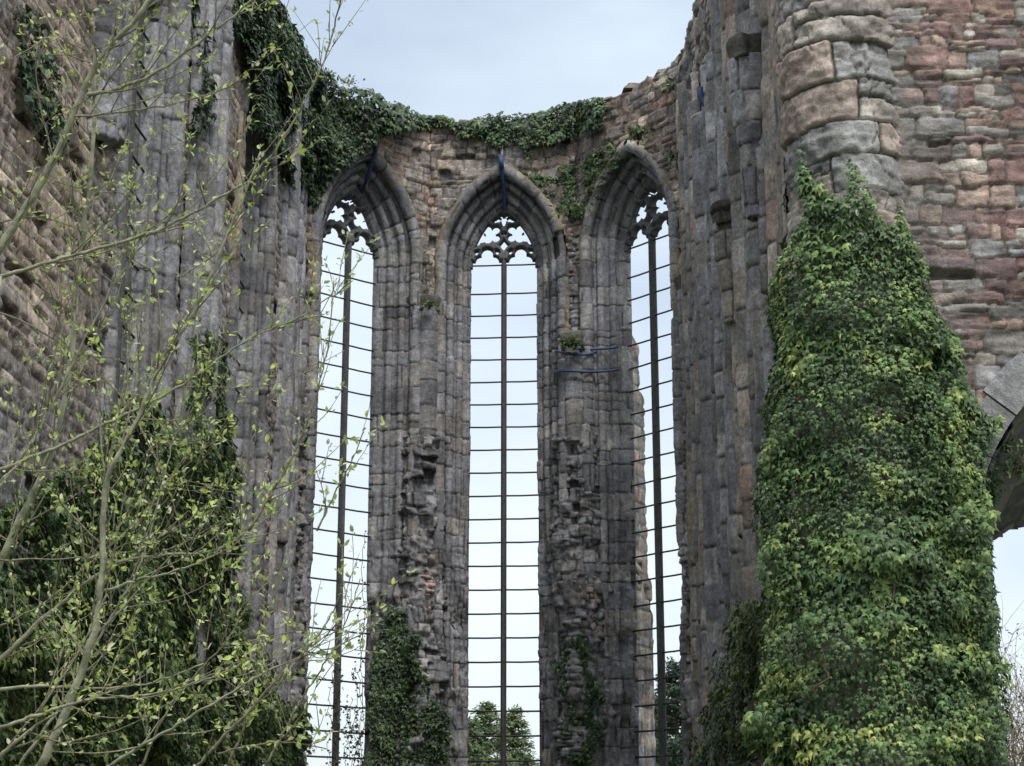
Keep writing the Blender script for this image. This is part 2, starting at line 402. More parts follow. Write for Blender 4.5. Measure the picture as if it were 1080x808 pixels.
BARZ = [zat(y, 53.3) for y in (280, 310)]
BARZ += [BARZ[1] - .713 * k for k in range(1, 27)]
def window(parent, bay, seed, bars=True, label=None):
    # The window part carries its own mesh: the stone sill
    w = mesh_np('window', box_pts(bay, -bay.hw - .3, bay.hw + .3, -.3, bay.rev + .05, ZSILL - .45, ZSILL), BOXF, STONE, parent,
                np.tile((.17, .165, .16), (8, 1)), False)
    if label: w['label'] = label
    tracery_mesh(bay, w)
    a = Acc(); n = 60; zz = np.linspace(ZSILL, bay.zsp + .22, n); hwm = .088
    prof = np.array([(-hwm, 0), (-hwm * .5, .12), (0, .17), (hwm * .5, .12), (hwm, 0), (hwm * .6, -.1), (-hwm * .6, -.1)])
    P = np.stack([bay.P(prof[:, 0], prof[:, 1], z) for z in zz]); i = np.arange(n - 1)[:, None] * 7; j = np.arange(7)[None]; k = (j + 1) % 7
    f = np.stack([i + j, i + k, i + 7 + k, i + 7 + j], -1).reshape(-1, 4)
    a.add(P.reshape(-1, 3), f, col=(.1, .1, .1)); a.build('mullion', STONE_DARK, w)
    for z in BARZ:
        if z < ZSILL + .2 or z > bay.zsp + .36: continue
        aa = Acc(); j = random.uniform(-.012, .012)
        aa.tube([bay.P(-bay.hw - .05, .02, z + j), bay.P(-bay.hw * .5, .02, z + j * .3 - .008), bay.P(0, .02, z), bay.P(bay.hw * .5, .02, z - .008 - j * .3), bay.P(bay.hw + .05, .02, z - j)], .028, 5)
        aa.build('saddle_bar', IRON, w)
    return w

# top of the ruined walls along the plan: photo heights, by facet
def topz(P2, s):
    return 0

def facet_sheet(name, parent, A, B, nin, bays, topf, seed, pal, step=.07, thick=1.55, zb=0.0, mat=STONE_RUB, ov=.06, colf=None, relief=.05, **kw):
    """wall from plan point A to B; inner face, wrapped over the broken top and down the outer face.
       bays: list of (Bay, outer offset of moulding)"""
    A = np.asarray(A, float); B = np.asarray(B, float); L = np.linalg.norm(B - A); d = (B - A) / L; n = np.asarray(nin, float)
    nu = max(2, int(L / step)); u = np.linspace(0, L, nu); zt = topf(u); H = float(zt.max())
    v = np.r_[np.arange(zb, H + thick, step)]; U, Q = np.meshgrid(u, v, indexing='ij'); ZT = zt[:, None]
    over = Q > ZT
    z = np.where(over, ZT, Q); back = np.where(over, np.minimum(Q - ZT, thick), 0)
    # step noise on the top
    P = np.stack([A[0] + d[0] * U - n[0] * back, A[1] + d[1] * U - n[1] * back, z], -1)
    args = dict(joint=.03, round_=.045, relief=relief, rnd=.045, tilt=.05, grain=.02, hole=.025, holed=.14, ch=(.16, .34), wd=(.22, .55), sub=.25, warp=.05, mortar=(.12, .105, .09))
    args.update(kw)
    h, c = masonry(U, Q, seed, pal, **args)
    if colf is not None: c = colf(U, Q, c)
    nn = np.where(over[..., None], np.array([0, 0, 1.0]), np.array([n[0], n[1], 0.0]))
    P = P + nn * h[..., None] + nn * (.25 * fbm(U * .5, Q * .5, seed + 3, 3) * .35)[..., None]
    um = (U[:-1, :-1] + U[1:, 1:]) / 2; qm = (Q[:-1, :-1] + Q[1:, 1:]) / 2
    m = np.ones(um.shape, bool)
    for bay, oo in bays:
        u0 = ((bay.C - bay.n * bay.rev) - A) @ d
        off = bay.off(um - u0, qm); m &= ~((off < oo - ov) & (qm > ZSILL - .4))
    o = mesh_np(name, P.reshape(-1, 3), grid_faces(nu, len(v), m), mat, parent, c.reshape(-1, 3))
    # outer face with its own splayed openings
    st = .35; uo = np.linspace(-.6, L + .6, int(L / st) + 2); vo = np.arange(zb, H - .3, .12)
    step2 = .12; uo = np.arange(-.9, L + .9, step2); UO, VO = np.meshgrid(uo, vo, indexing='ij')
    ztb = np.interp(uo, u, zt)[:, None]
    zz = np.minimum(VO, ztb - .05)
    ho, co = masonry(UO, VO, seed + 500, pal, **args)
    PO = np.stack([A[0] + d[0] * UO - n[0] * (thick + ho), A[1] + d[1] * UO - n[1] * (thick + ho), zz], -1)
    um = (UO[:-1, :-1] + UO[1:, 1:]) / 2; qm = (VO[:-1, :-1] + VO[1:, 1:]) / 2; m = np.ones(um.shape, bool)
    for bay, oo in bays:
        u0 = ((bay.C - bay.n * bay.rev) - A) @ d; m &= ~((bay.off(um - u0, qm) < .55) & (qm > ZSILL - .4))
    mesh_np('outer_face', PO.reshape(-1, 3), grid_faces(len(uo), len(vo), m)[:, ::-1], mat, o, co.reshape(-1, 3))
    for bay, oo in bays:   # outer reveal
        aa = np.linspace(-1, 1, 240); os_ = np.array([0, .07, .3, .62]); ds = np.array([-.05, -.10, -.3, bay.rev - thick - .12])
        T, O = np.meshgrid(aa, os_, indexing='ij'); D = np.broadcast_to(ds, T.shape); x, zq = bay.path(T, O, ZSILL - .4)
        mesh_np('outer_reveal', bay.P(x, D, zq).reshape(-1, 3), grid_faces(240, 4)[:, ::-1], mat, o, np.tile((.2, .19, .18), (960, 1)))
    return o

# ------------------------------------------------------------------ build apse
apse = thing('ruined_apse', 'tall roofless grey stone apse with three traceried lancet windows against the sky', 'church ruin', (0, 50, 0))
VL = {}   # inner vertices
for k in (-1, 0, 1):
    C, d, n = frame(k); Ci = C - n * REV; VL[k] = (Ci - d * SIDE / 2, Ci + d * SIDE / 2)

def curve_top(pts, A, B):
    """pts: photo pixels of the wall top; returns z(u) along A->B"""
    A = np.asarray(A, float); B = np.asarray(B, float); L = np.linalg.norm(B - A); d = (B - A) / L
    us = []; zs = []
    uu = np.linspace(-1, L + 1, 200)
    for px, py in pts:
        best = None
        for u_ in uu:
            q = A + d * u_; z = zat(py, q[1]); X = (px - 540) / F * (q[1] * CP + (z - EYE) * SP); e = abs(X - q[0])
            if best is None or e < best[0]: best = (e, u_, z)
        us.append(best[1]); zs.append(best[2])
    o = np.argsort(us); us = np.array(us)[o]; zs = np.array(zs)[o]
    return lambda u: np.interp(u, us, zs) + .10 * np.round(2.5 * noise(u * 2.2, u * 0, 5)) / 1.5 + .06 * noise(u * 9, u * 0, 9)

BAYS = {k: Bay(*frame(k)) for k in (-1, 0, 1)}
tops = {-1: [(320, 84), (345, 100), (380, 108), (415, 122), (451, 128)],
        0: [(451, 128), (475, 131), (520, 127), (560, 124), (607, 117)],
        1: [(607, 117), (640, 104), (665, 93), (690, 80), (705, 70), (722, 55)]}
def col_apse(seed, warm):
    def f(U, Q, c):
        w = np.clip(fbm(U * .6, Q * .6, seed, 3) * 1.6 + warm, 0, 1)[..., None]
        c = c * (1 - w) + c * np.array([1.12, .99, .9]) * w
        return c
    return f
for k in (-1, 0, 1):
    A, B = VL[k]; C, d, n = frame(k)
    facet_sheet('wall_panel', apse, A, B, -n, [(BAYS[k], 1.04)], curve_top(tops[k], A, B), 100 + k, GREYBROWN, step=.05, round_=.025, joint=.03, ch=(.18, .42), wd=(.25, .7), warp=.08, wscale=1.2, rnd=.05,
                colf=col_apse(9 + k, .35 if k != 1 else .45))
    jamb_mesh('window_moulding', BAYS[k], apse, 40 + k)
    window(apse, BAYS[k], 3 + k, label=['middle lancet window', 'right lancet window, seen at an angle', 'left lancet window, seen at an angle'][k])

# vaulting responds at the corners of the polygon
def respond(parent, base, n_in, z0, z1, w=.42, seed=0, pal=GREY, name='respond', rough=0.0, shafts=True, stepz=.038, nu=40, mat=STONE, taper=None, mul=1.0, sub=.05):
    base = np.asarray(base, float); n = np.asarray(n_in, float); n = n / np.linalg.norm(n); t = np.array([n[1], -n[0]])
    th = np.linspace(-math.pi * .62, math.pi * .62, nu)
    r = w * (1 + (.16 * np.abs(np.cos(th * 2.42)) - .08 if shafts else 0) * np.ones(nu))
    x = r * np.sin(th); y = r * np.cos(th) * .95 - .12
    zz = np.arange(z0, z1, stepz)
    T, Z = np.meshgrid(np.arange(nu), zz, indexing='ij')
    s = np.ones(len(zz)) if taper is None else taper(zz)
    X = x[:, None] * s; Y = y[:, None] * s
    Us = (th * w)[:, None] + 0 * Z
    kw = dict(joint=.03, round_=.035, relief=.035, rnd=.02 + .07 * rough, tilt=.03 + .1 * rough, grain=.012 + .02 * rough, hole=.02 + .06 * rough, holed=.08 + .1 * rough,
              ch=(.35, .55) if rough < .3 else (.16, .42), wd=(.4, .9) if rough < .3 else (.18, .45), sub=sub + .2 * rough, warp=.02 + .05 * rough, mortar=(.06, .055, .05))
    if rough < .3: kw.update(joint=.030, round_=.018, relief=.034, grain=.008, rnd=.012 + .05 * rough, tilt=.015, ch=(.45, .9), wd=(.5, 1.0))
    if name in ('wall_shaft', 'respond') and rough < .3: kw.update(wd=(4, 6), sub=0.0)
    h, c = masonry(Us, Z, seed, pal, **kw)
    h = h + rough * .42 * fbm(Us * 1.6, Z * .8, seed + 2, 4) + rough * .1 * np.abs(fbm(Us * 5, Z * 4, seed + 22, 3))
    rad = np.stack([np.sin(th), np.cos(th)], 1)
    X = X + rad[:, :1] * h; Y = Y + rad[:, 1:] * h
    P = np.stack([base[0] + t[0] * X + n[0] * Y, base[1] + t[1] * X + n[1] * Y, Z], -1)
    F_ = grid_faces(nu, len(zz))
    # caps
    V = P.reshape(-1, 3); m = len(V); ctop = P[:, -1].mean(0); cb = P[:, 0].mean(0)
    i = np.arange(nu - 1)
    t1 = np.stack([i * len(zz) + len(zz) - 1, (i + 1) * len(zz) + len(zz) - 1, np.full(nu - 1, m)], 1)
    t2 = np.stack([(i + 1) * len(zz), i * len(zz), np.full(nu - 1, m + 1)], 1)
    cc = c.reshape(-1, 3) * mul; cc = np.r_[cc, cc[:2]]
    return mesh_np(name, np.r_[V, [ctop], [cb]], [F_, np.r_[t1, t2]], mat, parent, cc)

def capital(parent, base, n_in, z, w, seed, dark=1.0):
    tp = lambda zz: .98 + .16 * np.clip((zz - z) / .34, 0, 1)**1.5 * (zz < z + .5) - .0
    return respond(parent, base, n_in, z, z + .52, w, seed, [(.13 * dark, .125 * dark, .115 * dark, 1)], 'capital', .25, False, .04, taper=tp)

def corner(V, inset=0.0):
    return V + (OC - V) / np.linalg.norm(OC - V) * inset
vC = [VL[-1][0], VL[0][0], VL[0][1], VL[1][1]]     # left outer, left mid, right mid, right outer
for i, V in enumerate(vC):
    nin = (OC - V) / np.linalg.norm(OC - V); Y = V[1]
    ycap = (318, 326, 364, 306)[i]; ybot = (445, 470, 468, 445)[i]; zc = zat(ycap, Y); zb_ = zat(ybot, Y)
    w = (.34, .50, .50, .38)[i]
    if i in (1, 2):
        respond(apse, V, nin, zb_, zc, w, 60 + i, GREY, shafts=True)
        respond(apse, V - nin * .08, nin, zc + .3, zat(262 if i == 1 else 250, Y), .3, 70 + i, OCHRE if i == 1 else GREY, 'springer', .35, taper=lambda zz, a=zc: 1 - .035 * (zz - a))
        capital(apse, V, nin, zc - .15, w, 80 + i, .9)
    else:   # tapering corbelled colonnette
        zt_ = zc
        respond(apse, V, nin, zb_, zc, w, 60 + i, GREY, shafts=False, taper=lambda zz, a=zb_, b=zt_: .45 + .55 * (zz - a) / (b - a))
        capital(apse, V, nin, zc - .1, w, 80 + i, .7)
        respond(apse, V - nin * .15, nin, zc + .2, zat(170, Y), .26, 70 + i, OCHRE if i == 3 else GREY, 'springer', .2)
    # broken core below the respond
    respond(apse, V - nin * .22, nin, 0, zb_ + .25, .74 if i in (1, 2) else .5, 90 + i, GREY, 'masonry_core', 1.0, False, .05, 56)
for (i, y0, y1, ww) in ((1, 655, 592, .42), (2, 690, 592, .44)):
    V = vC[i]; nin = (OC - V) / np.linalg.norm(OC - V)
    respond(apse, V - nin * .05, nin, zat(y0, V[1]), zat(y1, V[1]), ww, 120 + i, PINK, 'rubble_patch', .7, False, .04, 50,
            taper=lambda zz, a=zat(y0, V[1]), b=zat(y1, V[1]): np.sqrt(np.clip(1 - (2 * (zz - a) / (b - a) - 1)**4, 0.02, 1)), sub=.5)

for i, V in enumerate(vC):
    no = (V - OC) / np.linalg.norm(V - OC)
    respond(apse, V + no * .85, -no, 16, 24.6 if i == 0 else zat(66, V[1] + .8) if i == 3 else zat((0, 131, 120, 0)[i], V[1] + .3), .80, 140 + i, GREYBROWN, 'corner_core', .5, False, .09, 26)
# outside buttresses
def buttress(parent, V, nout, seed, stages):
    nout = np.asarray(nout); t = np.array([nout[1], -nout[0]])
    for j, (z0, z1, Lb, wb) in enumerate(stages):
        path = np.array([(-wb, -.3), (-wb, Lb), (wb, Lb), (wb, -.3)]); pr, us = resample(path, int((2 * Lb + .6 + 2 * wb) / .08))
        zz = np.arange(z0, z1 + .9, .08); U, Z = np.meshgrid(us, zz, indexing='ij'); over = np.clip((Z - z1) / .9, 0, 1)
        h, c = masonry(U, Z, seed + j, GREYBROWN, ch=(.3, .45), wd=(.4, .8), joint=.025, relief=.03, rnd=.02, warp=.02, mortar=(.1, .09, .08))
        c = c * 1.25
        y = pr[:, 1][:, None] * (1 - over * .75); x = pr[:, 0][:, None] * (1 - over * .1) + 0 * y
        nx = np.where(np.abs(pr[:, 0]) > wb - .01, np.sign(pr[:, 0]), 0)[:, None]; ny = np.where(pr[:, 1] > Lb - .01, 1, 0)[:, None]
        X = x + nx * h; Y = y + ny * h
        P = np.stack([V[0] + t[0] * X + nout[0] * Y, V[1] + t[1] * X + nout[1] * Y, Z], -1)
        V2 = P.reshape(-1, 3); nuv = len(us); nz_ = len(zz)
        mesh_np('buttress', V2, grid_faces(nuv, nz_)[:, ::-1], STONE_RUB, parent, c.reshape(-1, 3))
for i, V in enumerate(vC):
    no = (V - OC) / np.linalg.norm(V - OC)
    Vo = V + no * 1.3
    buttress(apse, Vo, no, 300 + 10 * i, [(0, zat(600, Vo[1]) , 3.1, .5), (zat(600, Vo[1]) - .1, zat(400, Vo[1]), 2.7, .48), (zat(400, Vo[1]) - .1, zat(345, Vo[1]), 2.4, .46)])

# coping stones left on the broken wall top
for px, py, Y, s in ((468, 129, 53, .35), (489, 129, 53, .3), (668, 93, 50.5, .5), (699, 77, 49.9, .45)):
    c = at(px, py, Y); b = np.array([(x, y, z) for z in (-.5, .5) for x, y in ((-.6, -.5), (.6, -.5), (.6, .5), (-.6, .5))]) * np.array([s * 1.0, s, s * .4])
    b[4:, :2] *= .6; b = b * (.7 + .5 * RNG.random((8, 3))) + c
    mesh_np('coping_stone', b, BOXF, STONE_RUB, apse, np.tile((.2, .18, .15), (8, 1)), False)

# ------------------------------------------------------------------ side walls of the choir
DL = np.array([-.07, -.998]); NLIN = np.array([.998, -.07])
A0 = VL[-1][0]; LEN_L = 30.0
left = thing('choir_wall', 'long rubble and grey stone choir wall on the left, with tall windows, behind the willow branches', 'wall', (-8, 36, 0))
lb = []
for j, tc in enumerate((6.8, 16.3)):
    C = A0 + DL * tc - NLIN * .5
    b = Bay(C, -DL, -NLIN, 1.35, 3.2, ZSP - 1.0, .5); lb.append(b)
B0 = A0 + DL * LEN_L
def col_left(U, Q, c):
    w = np.clip(fbm(U * .25, Q * .25, 4, 3) * 1.5 + .55 + (Q - 12) * .03, 0, 1)[..., None]
    return c * (1 - w) * np.array([.9, .95, 1.02]) + c * np.array([1.1, 1.0, .9]) * w
facet_sheet('wall_face', left, B0, A0, NLIN, [(b, .74) for b in lb], lambda u: 25.0 + .25 * noise(u, u * 0, 3), 700, BUFF, step=.065, colf=col_left,
            relief=.035, rnd=.022, tilt=.03, grain=.010, round_=.025, joint=.034, ch=(.16, .42), wd=(.4, 1.4), hole=.04, warp=.06)
for j, b in enumerate(lb):
    jamb_mesh('window_moulding', b, left, 740 + j, wo=.72, step=.07, broken=.5)
    window(left, b, 7)
def lp(t, off=0): return A0 + DL * t + NLIN * off
for j, (t, w, off) in enumerate(((1.6, .30, .05), (2.7, .36, .05), (11.4, .28, .12), (12.15, .36, .25), (12.9, .28, .12), (18.9, .3, .1), (19.8, .34, .15))):
    respond(left, lp(t, off), NLIN, 0 if t < 18 else zat(150, lp(t)[1]), 24, w, 760 + j, GREY, 'wall_shaft', .12, True, .08, 30, mul=1.1 if t > 10 else 1)

for j, (t, off) in enumerate(((.9, .2), (2.15, .25), (3.3, .15), (10.7, .2), (11.75, .42), (12.55, .42), (13.4, .2), (19.35, .3))):
    respond(left, lp(t, off), NLIN, 0 if t < 18 else zat(150, lp(t)[1]), 24, .12, 790 + j, GREY, 'wall_shaft', .1, False, .07, 14, mul=1.1)
DR = np.array([.012, -1.0]); NRIN = np.array([-1.0, -.012]); A1 = VL[1][1]
right = thing('choir_wall', 'narrow dark strip of choir wall on the right with clustered shafts, beside the ivy covered pier', 'wall', (6, 38, 0))
B1 = A1 + DR * 22.2
facet_sheet('wall_face', right, A1, B1, NRIN, [], lambda u: 24.6 + .2 * noise(u, u * 0, 8) + u * 0, 800, GREYBROWN, step=.07, relief=.09, rnd=.06, tilt=.1, ch=(.25, .5), wd=(.3, .8))
def rp(t, off=0): return A1 + DR * t + NRIN * off
for j, (t, w, off, z0, z1, pal) in enumerate(((1.6, .26, .1, 0, 24, OCHRE), (3.6, .34, .0, 0, 22, GREYBROWN), (6.8, .5, .1, 0, 20.2, GREY), (8.4, .3, .12, 0, 24, GREY), (10.5, .36, .12, 0, 24, GREY),
                                       (12.2, .30, .15, 0, 24, GREYBROWN), (14.6, .36, .12, 0, 24, GREY), (16.6, .30, .1, 0, 24, GREYBROWN), (18.6, .45, .05, 0, 24, GREYBROWN))):
    z1 = min(z1, zat(96 - t * 5, rp(t)[1])) if t < 9 else z1
    respond(right, rp(t, off), NRIN, z0, z1, w, 820 + j, pal, 'wall_shaft', .15 if z1 > 20.5 else .05, True, .07, 34)
for j, (t, off) in enumerate(((1.0, .22), (2.4, .2), (4.6, .2), (5.6, .35), (7.6, .3), (9.4, .25), (11.3, .3), (13.3, .25), (15.6, .3), (17.5, .25), (19.4, .3))):
    respond(right, rp(t, off), NRIN, 0, min(24, zat(110 - t * 6, rp(t)[1])) if t < 9 else 24, .13, 880 + j, GREY if j % 3 else GREYBROWN, 'wall_shaft', .1, False, .07, 14)
# corbel carrying broken vault ribs
zc = zat(236, rp(11.4)[1]); respond(right, rp(11.4, .35), NRIN, zc - 2.3, zc, .42, 850, GREYBROWN, 'corbel', .1, False, .05, 34, taper=lambda zz, a=zc: 1 - .28 * (a - zz))
capital(right, rp(11.4, .35), NRIN, zc - .1, .42, 851, .7)

zc = zat(64, rp(15.4)[1]); respond(right, rp(15.4, .38), NRIN, zc - 3.4, zc, .5, 853, GREY, 'corbel', .25, False, .05, 34, taper=lambda zz, a=zc: 1 - .2 * (a - zz))
capital(right, rp(15.4, .38), NRIN, zc - .1, .5, 854, .8)
# ------------------------------------------------------------------ crossing pier and transept wall, right foreground
PC = np.array([4.11, 20.5]); PR = .78; YW = 20.0
tr = thing('crossing_pier_wall', 'big weathered round pier joined to red and buff rubble wall with arched opening, right foreground', 'wall', (5.5, 20.5, 0))
# pier shaft
thp = np.linspace(R(-250), R(-20), 190)
zz = np.arange(0, 14.2, .028); T, Z = np.meshgrid(thp, zz, indexing='ij')
h, c = masonry(T * PR, Z, 907, PIER, strata=.4, joint=.024, round_=.022, relief=.055, rnd=.035, tilt=.05, grain=.02, hole=0.0, ch=(.42, .66), wd=(.8, 2.0), sub=.16, warp=.08, wscale=1.0, mortar=(.07, .06, .05), var=.14)
h = h - .05 * np.clip(1 - np.abs(fbm(T * 1.1, Z * 1.4, 71, 4)) / .035, 0, 1) + .03 * fbm(T * 6, Z * 8, 72, 4)
wob = .05 * fbm(T * 1.0, Z * .8, 44, 3)
rr = PR - .07 + h + wob
P = np.stack([PC[0] + rr * np.cos(T), PC[1] + rr * np.sin(T), Z], -1)
mesh_np('pier_shaft', P.reshape(-1, 3), grid_faces(len(thp), len(zz)), STONE_NEAR, tr, c.reshape(-1, 3))
# rubble wall with the arch cut out; arch centre / radius chosen from the voussoirs
AC = np.array([7.79, 5.12]); AR = 2.6          # x,z of arch centre, intrados radius
us = np.arange(4.55, 13, .026); zz = np.arange(0, 14, .026); U, Z = np.meshgrid(us, zz, indexing='ij')
h, c = masonry(U, Z, 931, RED, strata=.5, joint=.018, round_=.014, relief=.034, rnd=.020, tilt=.028, grain=.011, hole=.015, holed=.12, ch=(.09, .31), wd=(.18, .6), sub=.36, warp=.05, wscale=2.2, mortar=(.13, .105, .09), var=.25)
gr = np.clip(1 - (U - 4.55) / .9 + fbm(U * .8, Z * .8, 5, 2), 0, 1)[..., None] * np.clip((Z - 5) / 2, 0, 1)[..., None]
c = c * (1 - gr * .8) + (np.array([.23, .215, .2]) * (.7 + c[..., :1])) * gr * .8
P = np.stack([U, YW - h - .03 * fbm(U * .7, Z * .7, 2, 3), Z], -1)
um = (U[:-1, :-1] + U[1:, 1:]) / 2; zm = (Z[:-1, :-1] + Z[1:, 1:]) / 2
RO = AR + .42; inside = ((zm > AC[1]) & (np.hypot(um - AC[0], zm - AC[1]) < RO - .05)) | ((zm <= AC[1]) & (np.abs(um - AC[0]) < AR - .02))
mesh_np('rubble_face', P.reshape(-1, 3), grid_faces(len(us), len(zz), ~inside), STONE_NEAR, tr, c.reshape(-1, 3))
# quoins of the arch ring, each a dressed block; soffit behind
av = np.linspace(math.pi, 0, 15)
for i in range(14):
    a0, a1 = av[i] - .003, av[i + 1] + .003; n = 10; V = []; 
    aa = np.linspace(a0, a1, n); dj = random.uniform(-.012, .012); rj = random.uniform(-.03, .05)
    cs = [(AR, -.07 + dj), (AR + .42 + rj, -.07 + dj), (AR + .42 + rj, .3), (AR, .3)]
    for a in aa:
        for r_, y_ in cs: V.append((AC[0] + r_ * math.cos(a), YW + y_ + random.uniform(-.006, .006), AC[1] + r_ * math.sin(a)))
    i4 = np.arange(n - 1)[:, None] * 4; j = np.arange(4)[None]; k = (j + 1) % 4
    f = np.r_[np.stack([i4 + j, i4 + 4 + j, i4 + 4 + k, i4 + k], -1).reshape(-1, 4), [(0, 1, 2, 3)], [((n - 1) * 4 + 3, (n - 1) * 4 + 2, (n - 1) * 4 + 1, (n - 1) * 4)]]
    g = random.uniform(.22, .30)
    mesh_np('voussoir', np.array(V), f, STONE_NEAR, tr, np.tile((g, g, g * 1.02), (len(V), 1)), False)
# soffit: from the front ring to a lower arch at the back of the thick wall
BR = 2.15; BCz = 3.95; BCx = 7.2
def archpt(s, r, cz, y, cx):   # s 0..1 left foot to right foot
    a = math.pi * (1 - np.clip((s - .2) / .6, 0, 1)); x = cx + r * np.cos(a); z = cz + r * np.sin(a)
    z = np.where(s < .2, cz * s / .2, z); z = np.where(s > .8, cz * (1 - s) / .2, z)
    return np.stack([x, np.broadcast_to(y, x.shape), z], -1)
S = np.linspace(0, 1, 300); ys = np.linspace(0, 1, 60)
Pf = np.stack([archpt(S, AR + (BR - AR) * y, AC[1] + (BCz - AC[1]) * y, YW + .02 + 2.4 * y, AC[0] + (BCx - AC[0]) * y) for y in ys], 1)
Uq, Vq = np.meshgrid(S * 12, ys * 2.4, indexing='ij'); h, c = masonry(Vq, Uq, 950, GREY, ch=(.3, .45), wd=(.4, .8), joint=.02, relief=.03)
Pf = Pf + normals(Pf)[...] * (h * 1.0)[..., None] * -1
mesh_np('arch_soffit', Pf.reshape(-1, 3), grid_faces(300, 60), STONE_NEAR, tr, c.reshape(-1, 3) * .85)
# back face and top of this wall, return wall towards the choir
us = np.arange(3.6, 13, .1); zz = np.arange(0, 14, .1); U, Z = np.meshgrid(us, zz, indexing='ij'); h, c = masonry(U, Z, 960, RED, ch=(.2, .35))
um = (U[:-1, :-1] + U[1:, 1:]) / 2; zm = (Z[:-1, :-1] + Z[1:, 1:]) / 2
ins = ((zm > BCz) & (np.hypot(um - BCx, zm - BCz) < BR)) | ((zm <= BCz) & (np.abs(um - BCx) < BR))
mesh_np('back_face', np.stack([U, YW + 2.4 + h * .5, Z], -1).reshape(-1, 3), grid_faces(len(us), len(zz), ~ins)[:, ::-1], STONE_NEAR, tr, c.reshape(-1, 3))
tb = np.array([(3.4, YW + .2, 13.95), (13, YW, 13.95), (13, YW + 2.4, 13.95), (3.4, YW + 2.4, 13.95)])
mesh_np('wall_top', tb, np.array([(0, 1, 2, 3)]), STONE_NEAR, tr, np.tile((.2, .17, .15), (4, 1)), False)
pr, us_ = resample(np.array([(3.42, 20.9), (3.6, 22.4), (5.12, 23.6), (5.12, 26.8), (5.9, 26.8), (5.2, 22.3)]), 200); zz = np.arange(0, 14, .07); U, Z = np.meshgrid(us_, zz, indexing='ij')
h, c = masonry(U, Z, 970, GREYBROWN, ch=(.25, .45)); Pq = np.stack([pr[:, 0][:, None] - h * .5, pr[:, 1][:, None] + 0 * h, Z], -1)
mesh_np('return_wall', Pq.reshape(-1, 3), grid_faces(200, len(zz)), STONE_RUB, tr, c.reshape(-1, 3))

# ------------------------------------------------------------------ ground
g = Acc(); n = 160; xs = np.sign(np.linspace(-1, 1, n)) * np.abs(np.linspace(-1, 1, n))**3 * 1500; X, Y = np.meshgrid(xs, xs + 40, indexing='ij')
Zg = .25 * fbm(X * .05, Y * .05, 1, 3) - .05; Zg = np.where(np.hypot(X, Y - 40) < 60, Zg * .3, Zg)
def ground_mat():
    m, nt, b = newmat('grass_ground'); N = nt.nodes; L = nt.links
    tc = N.new('ShaderNodeTexCoord'); a = N.new('ShaderNodeTexNoise'); a.inputs['Scale'].default_value = .6; a.inputs['Detail'].default_value = 10
    L.new(tc.outputs['Object'], a.inputs['Vector']); r = N.new('ShaderNodeValToRGB')
    r.color_ramp.elements[0].position = .35; r.color_ramp.elements[0].color = (.045, .07, .02, 1); r.color_ramp.elements[1].position = .68; r.color_ramp.elements[1].color = (.11, .10, .05, 1)
    L.new(a.outputs[0], r.inputs[0]); L.new(r.outputs[0], b.inputs['Base Color']); b.inputs['Roughness'].default_value = .95; return m
o = mesh_np('ground', np.stack([X, Y, Zg], -1).reshape(-1, 3), grid_faces(n, n), ground_mat()); o['kind'] = 'structure'

# ------------------------------------------------------------------ leaves
def in_poly(px, py, poly):
    poly = np.array(poly, float); x0, y0 = poly[:, 0], poly[:, 1]; x1, y1 = np.roll(x0, -1), np.roll(y0, -1)
    r = np.zeros(px.shape, bool)
    for a, b, c, d in zip(x0, y0, x1, y1):
        if b == d: continue
        m = ((b > py) != (d > py)) & (px < (c - a) * (py - b) / (d - b) + a); r ^= m
    return r

IVY_V = np.array([(0, 0, 0), (-.34, .10, -.05), (-.52, .44, -.16), (-.20, .50, 0), (0, 1.12, -.24), (.20, .50, 0), (.52, .44, -.16), (.34, .10, -.05), (0, .42, .07)])
IVY_T = np.array([(8, 0, 1), (8, 1, 2), (8, 2, 3), (8, 3, 4), (8, 4, 5), (8, 5, 6), (8, 6, 7), (8, 7, 0)])[:, ::-1]
OVAL_V = np.array([(0, 0, 0), (-.22, .3, .05), (-.2, .65, .02), (0, 1, -.1), (.2, .65, .02), (.22, .3, .05), (0, .45, -.02)])
OVAL_T = np.array([(6, 0, 1), (6, 1, 2), (6, 2, 3), (6, 3, 4), (6, 4, 5), (6, 5, 0)])[:, ::-1]

def leaves(name, pos, nrm, tip, size, col, mat, parent=None, shape=(IVY_V, IVY_T)):
    BV, BT = shape; n = len(pos)
    nrm = nrm / np.linalg.norm(nrm, axis=1, keepdims=True)
    tip = tip - nrm * (tip * nrm).sum(1, keepdims=True); tip /= np.maximum(np.linalg.norm(tip, axis=1, keepdims=True), 1e-6)
    sx = np.cross(tip, nrm)
    V = pos[:, None] + size[:, None, None] * (BV[None, :, 0:1] * sx[:, None] + BV[None, :, 1:2] * tip[:, None] + BV[None, :, 2:3] * nrm[:, None])
    k = len(BV); T = (BT[None] + (np.arange(n) * k)[:, None, None]).reshape(-1, 3)
    return mesh_np(name, V.reshape(-1, 3), T, mat, parent, np.repeat(col, k, axis=0), False)

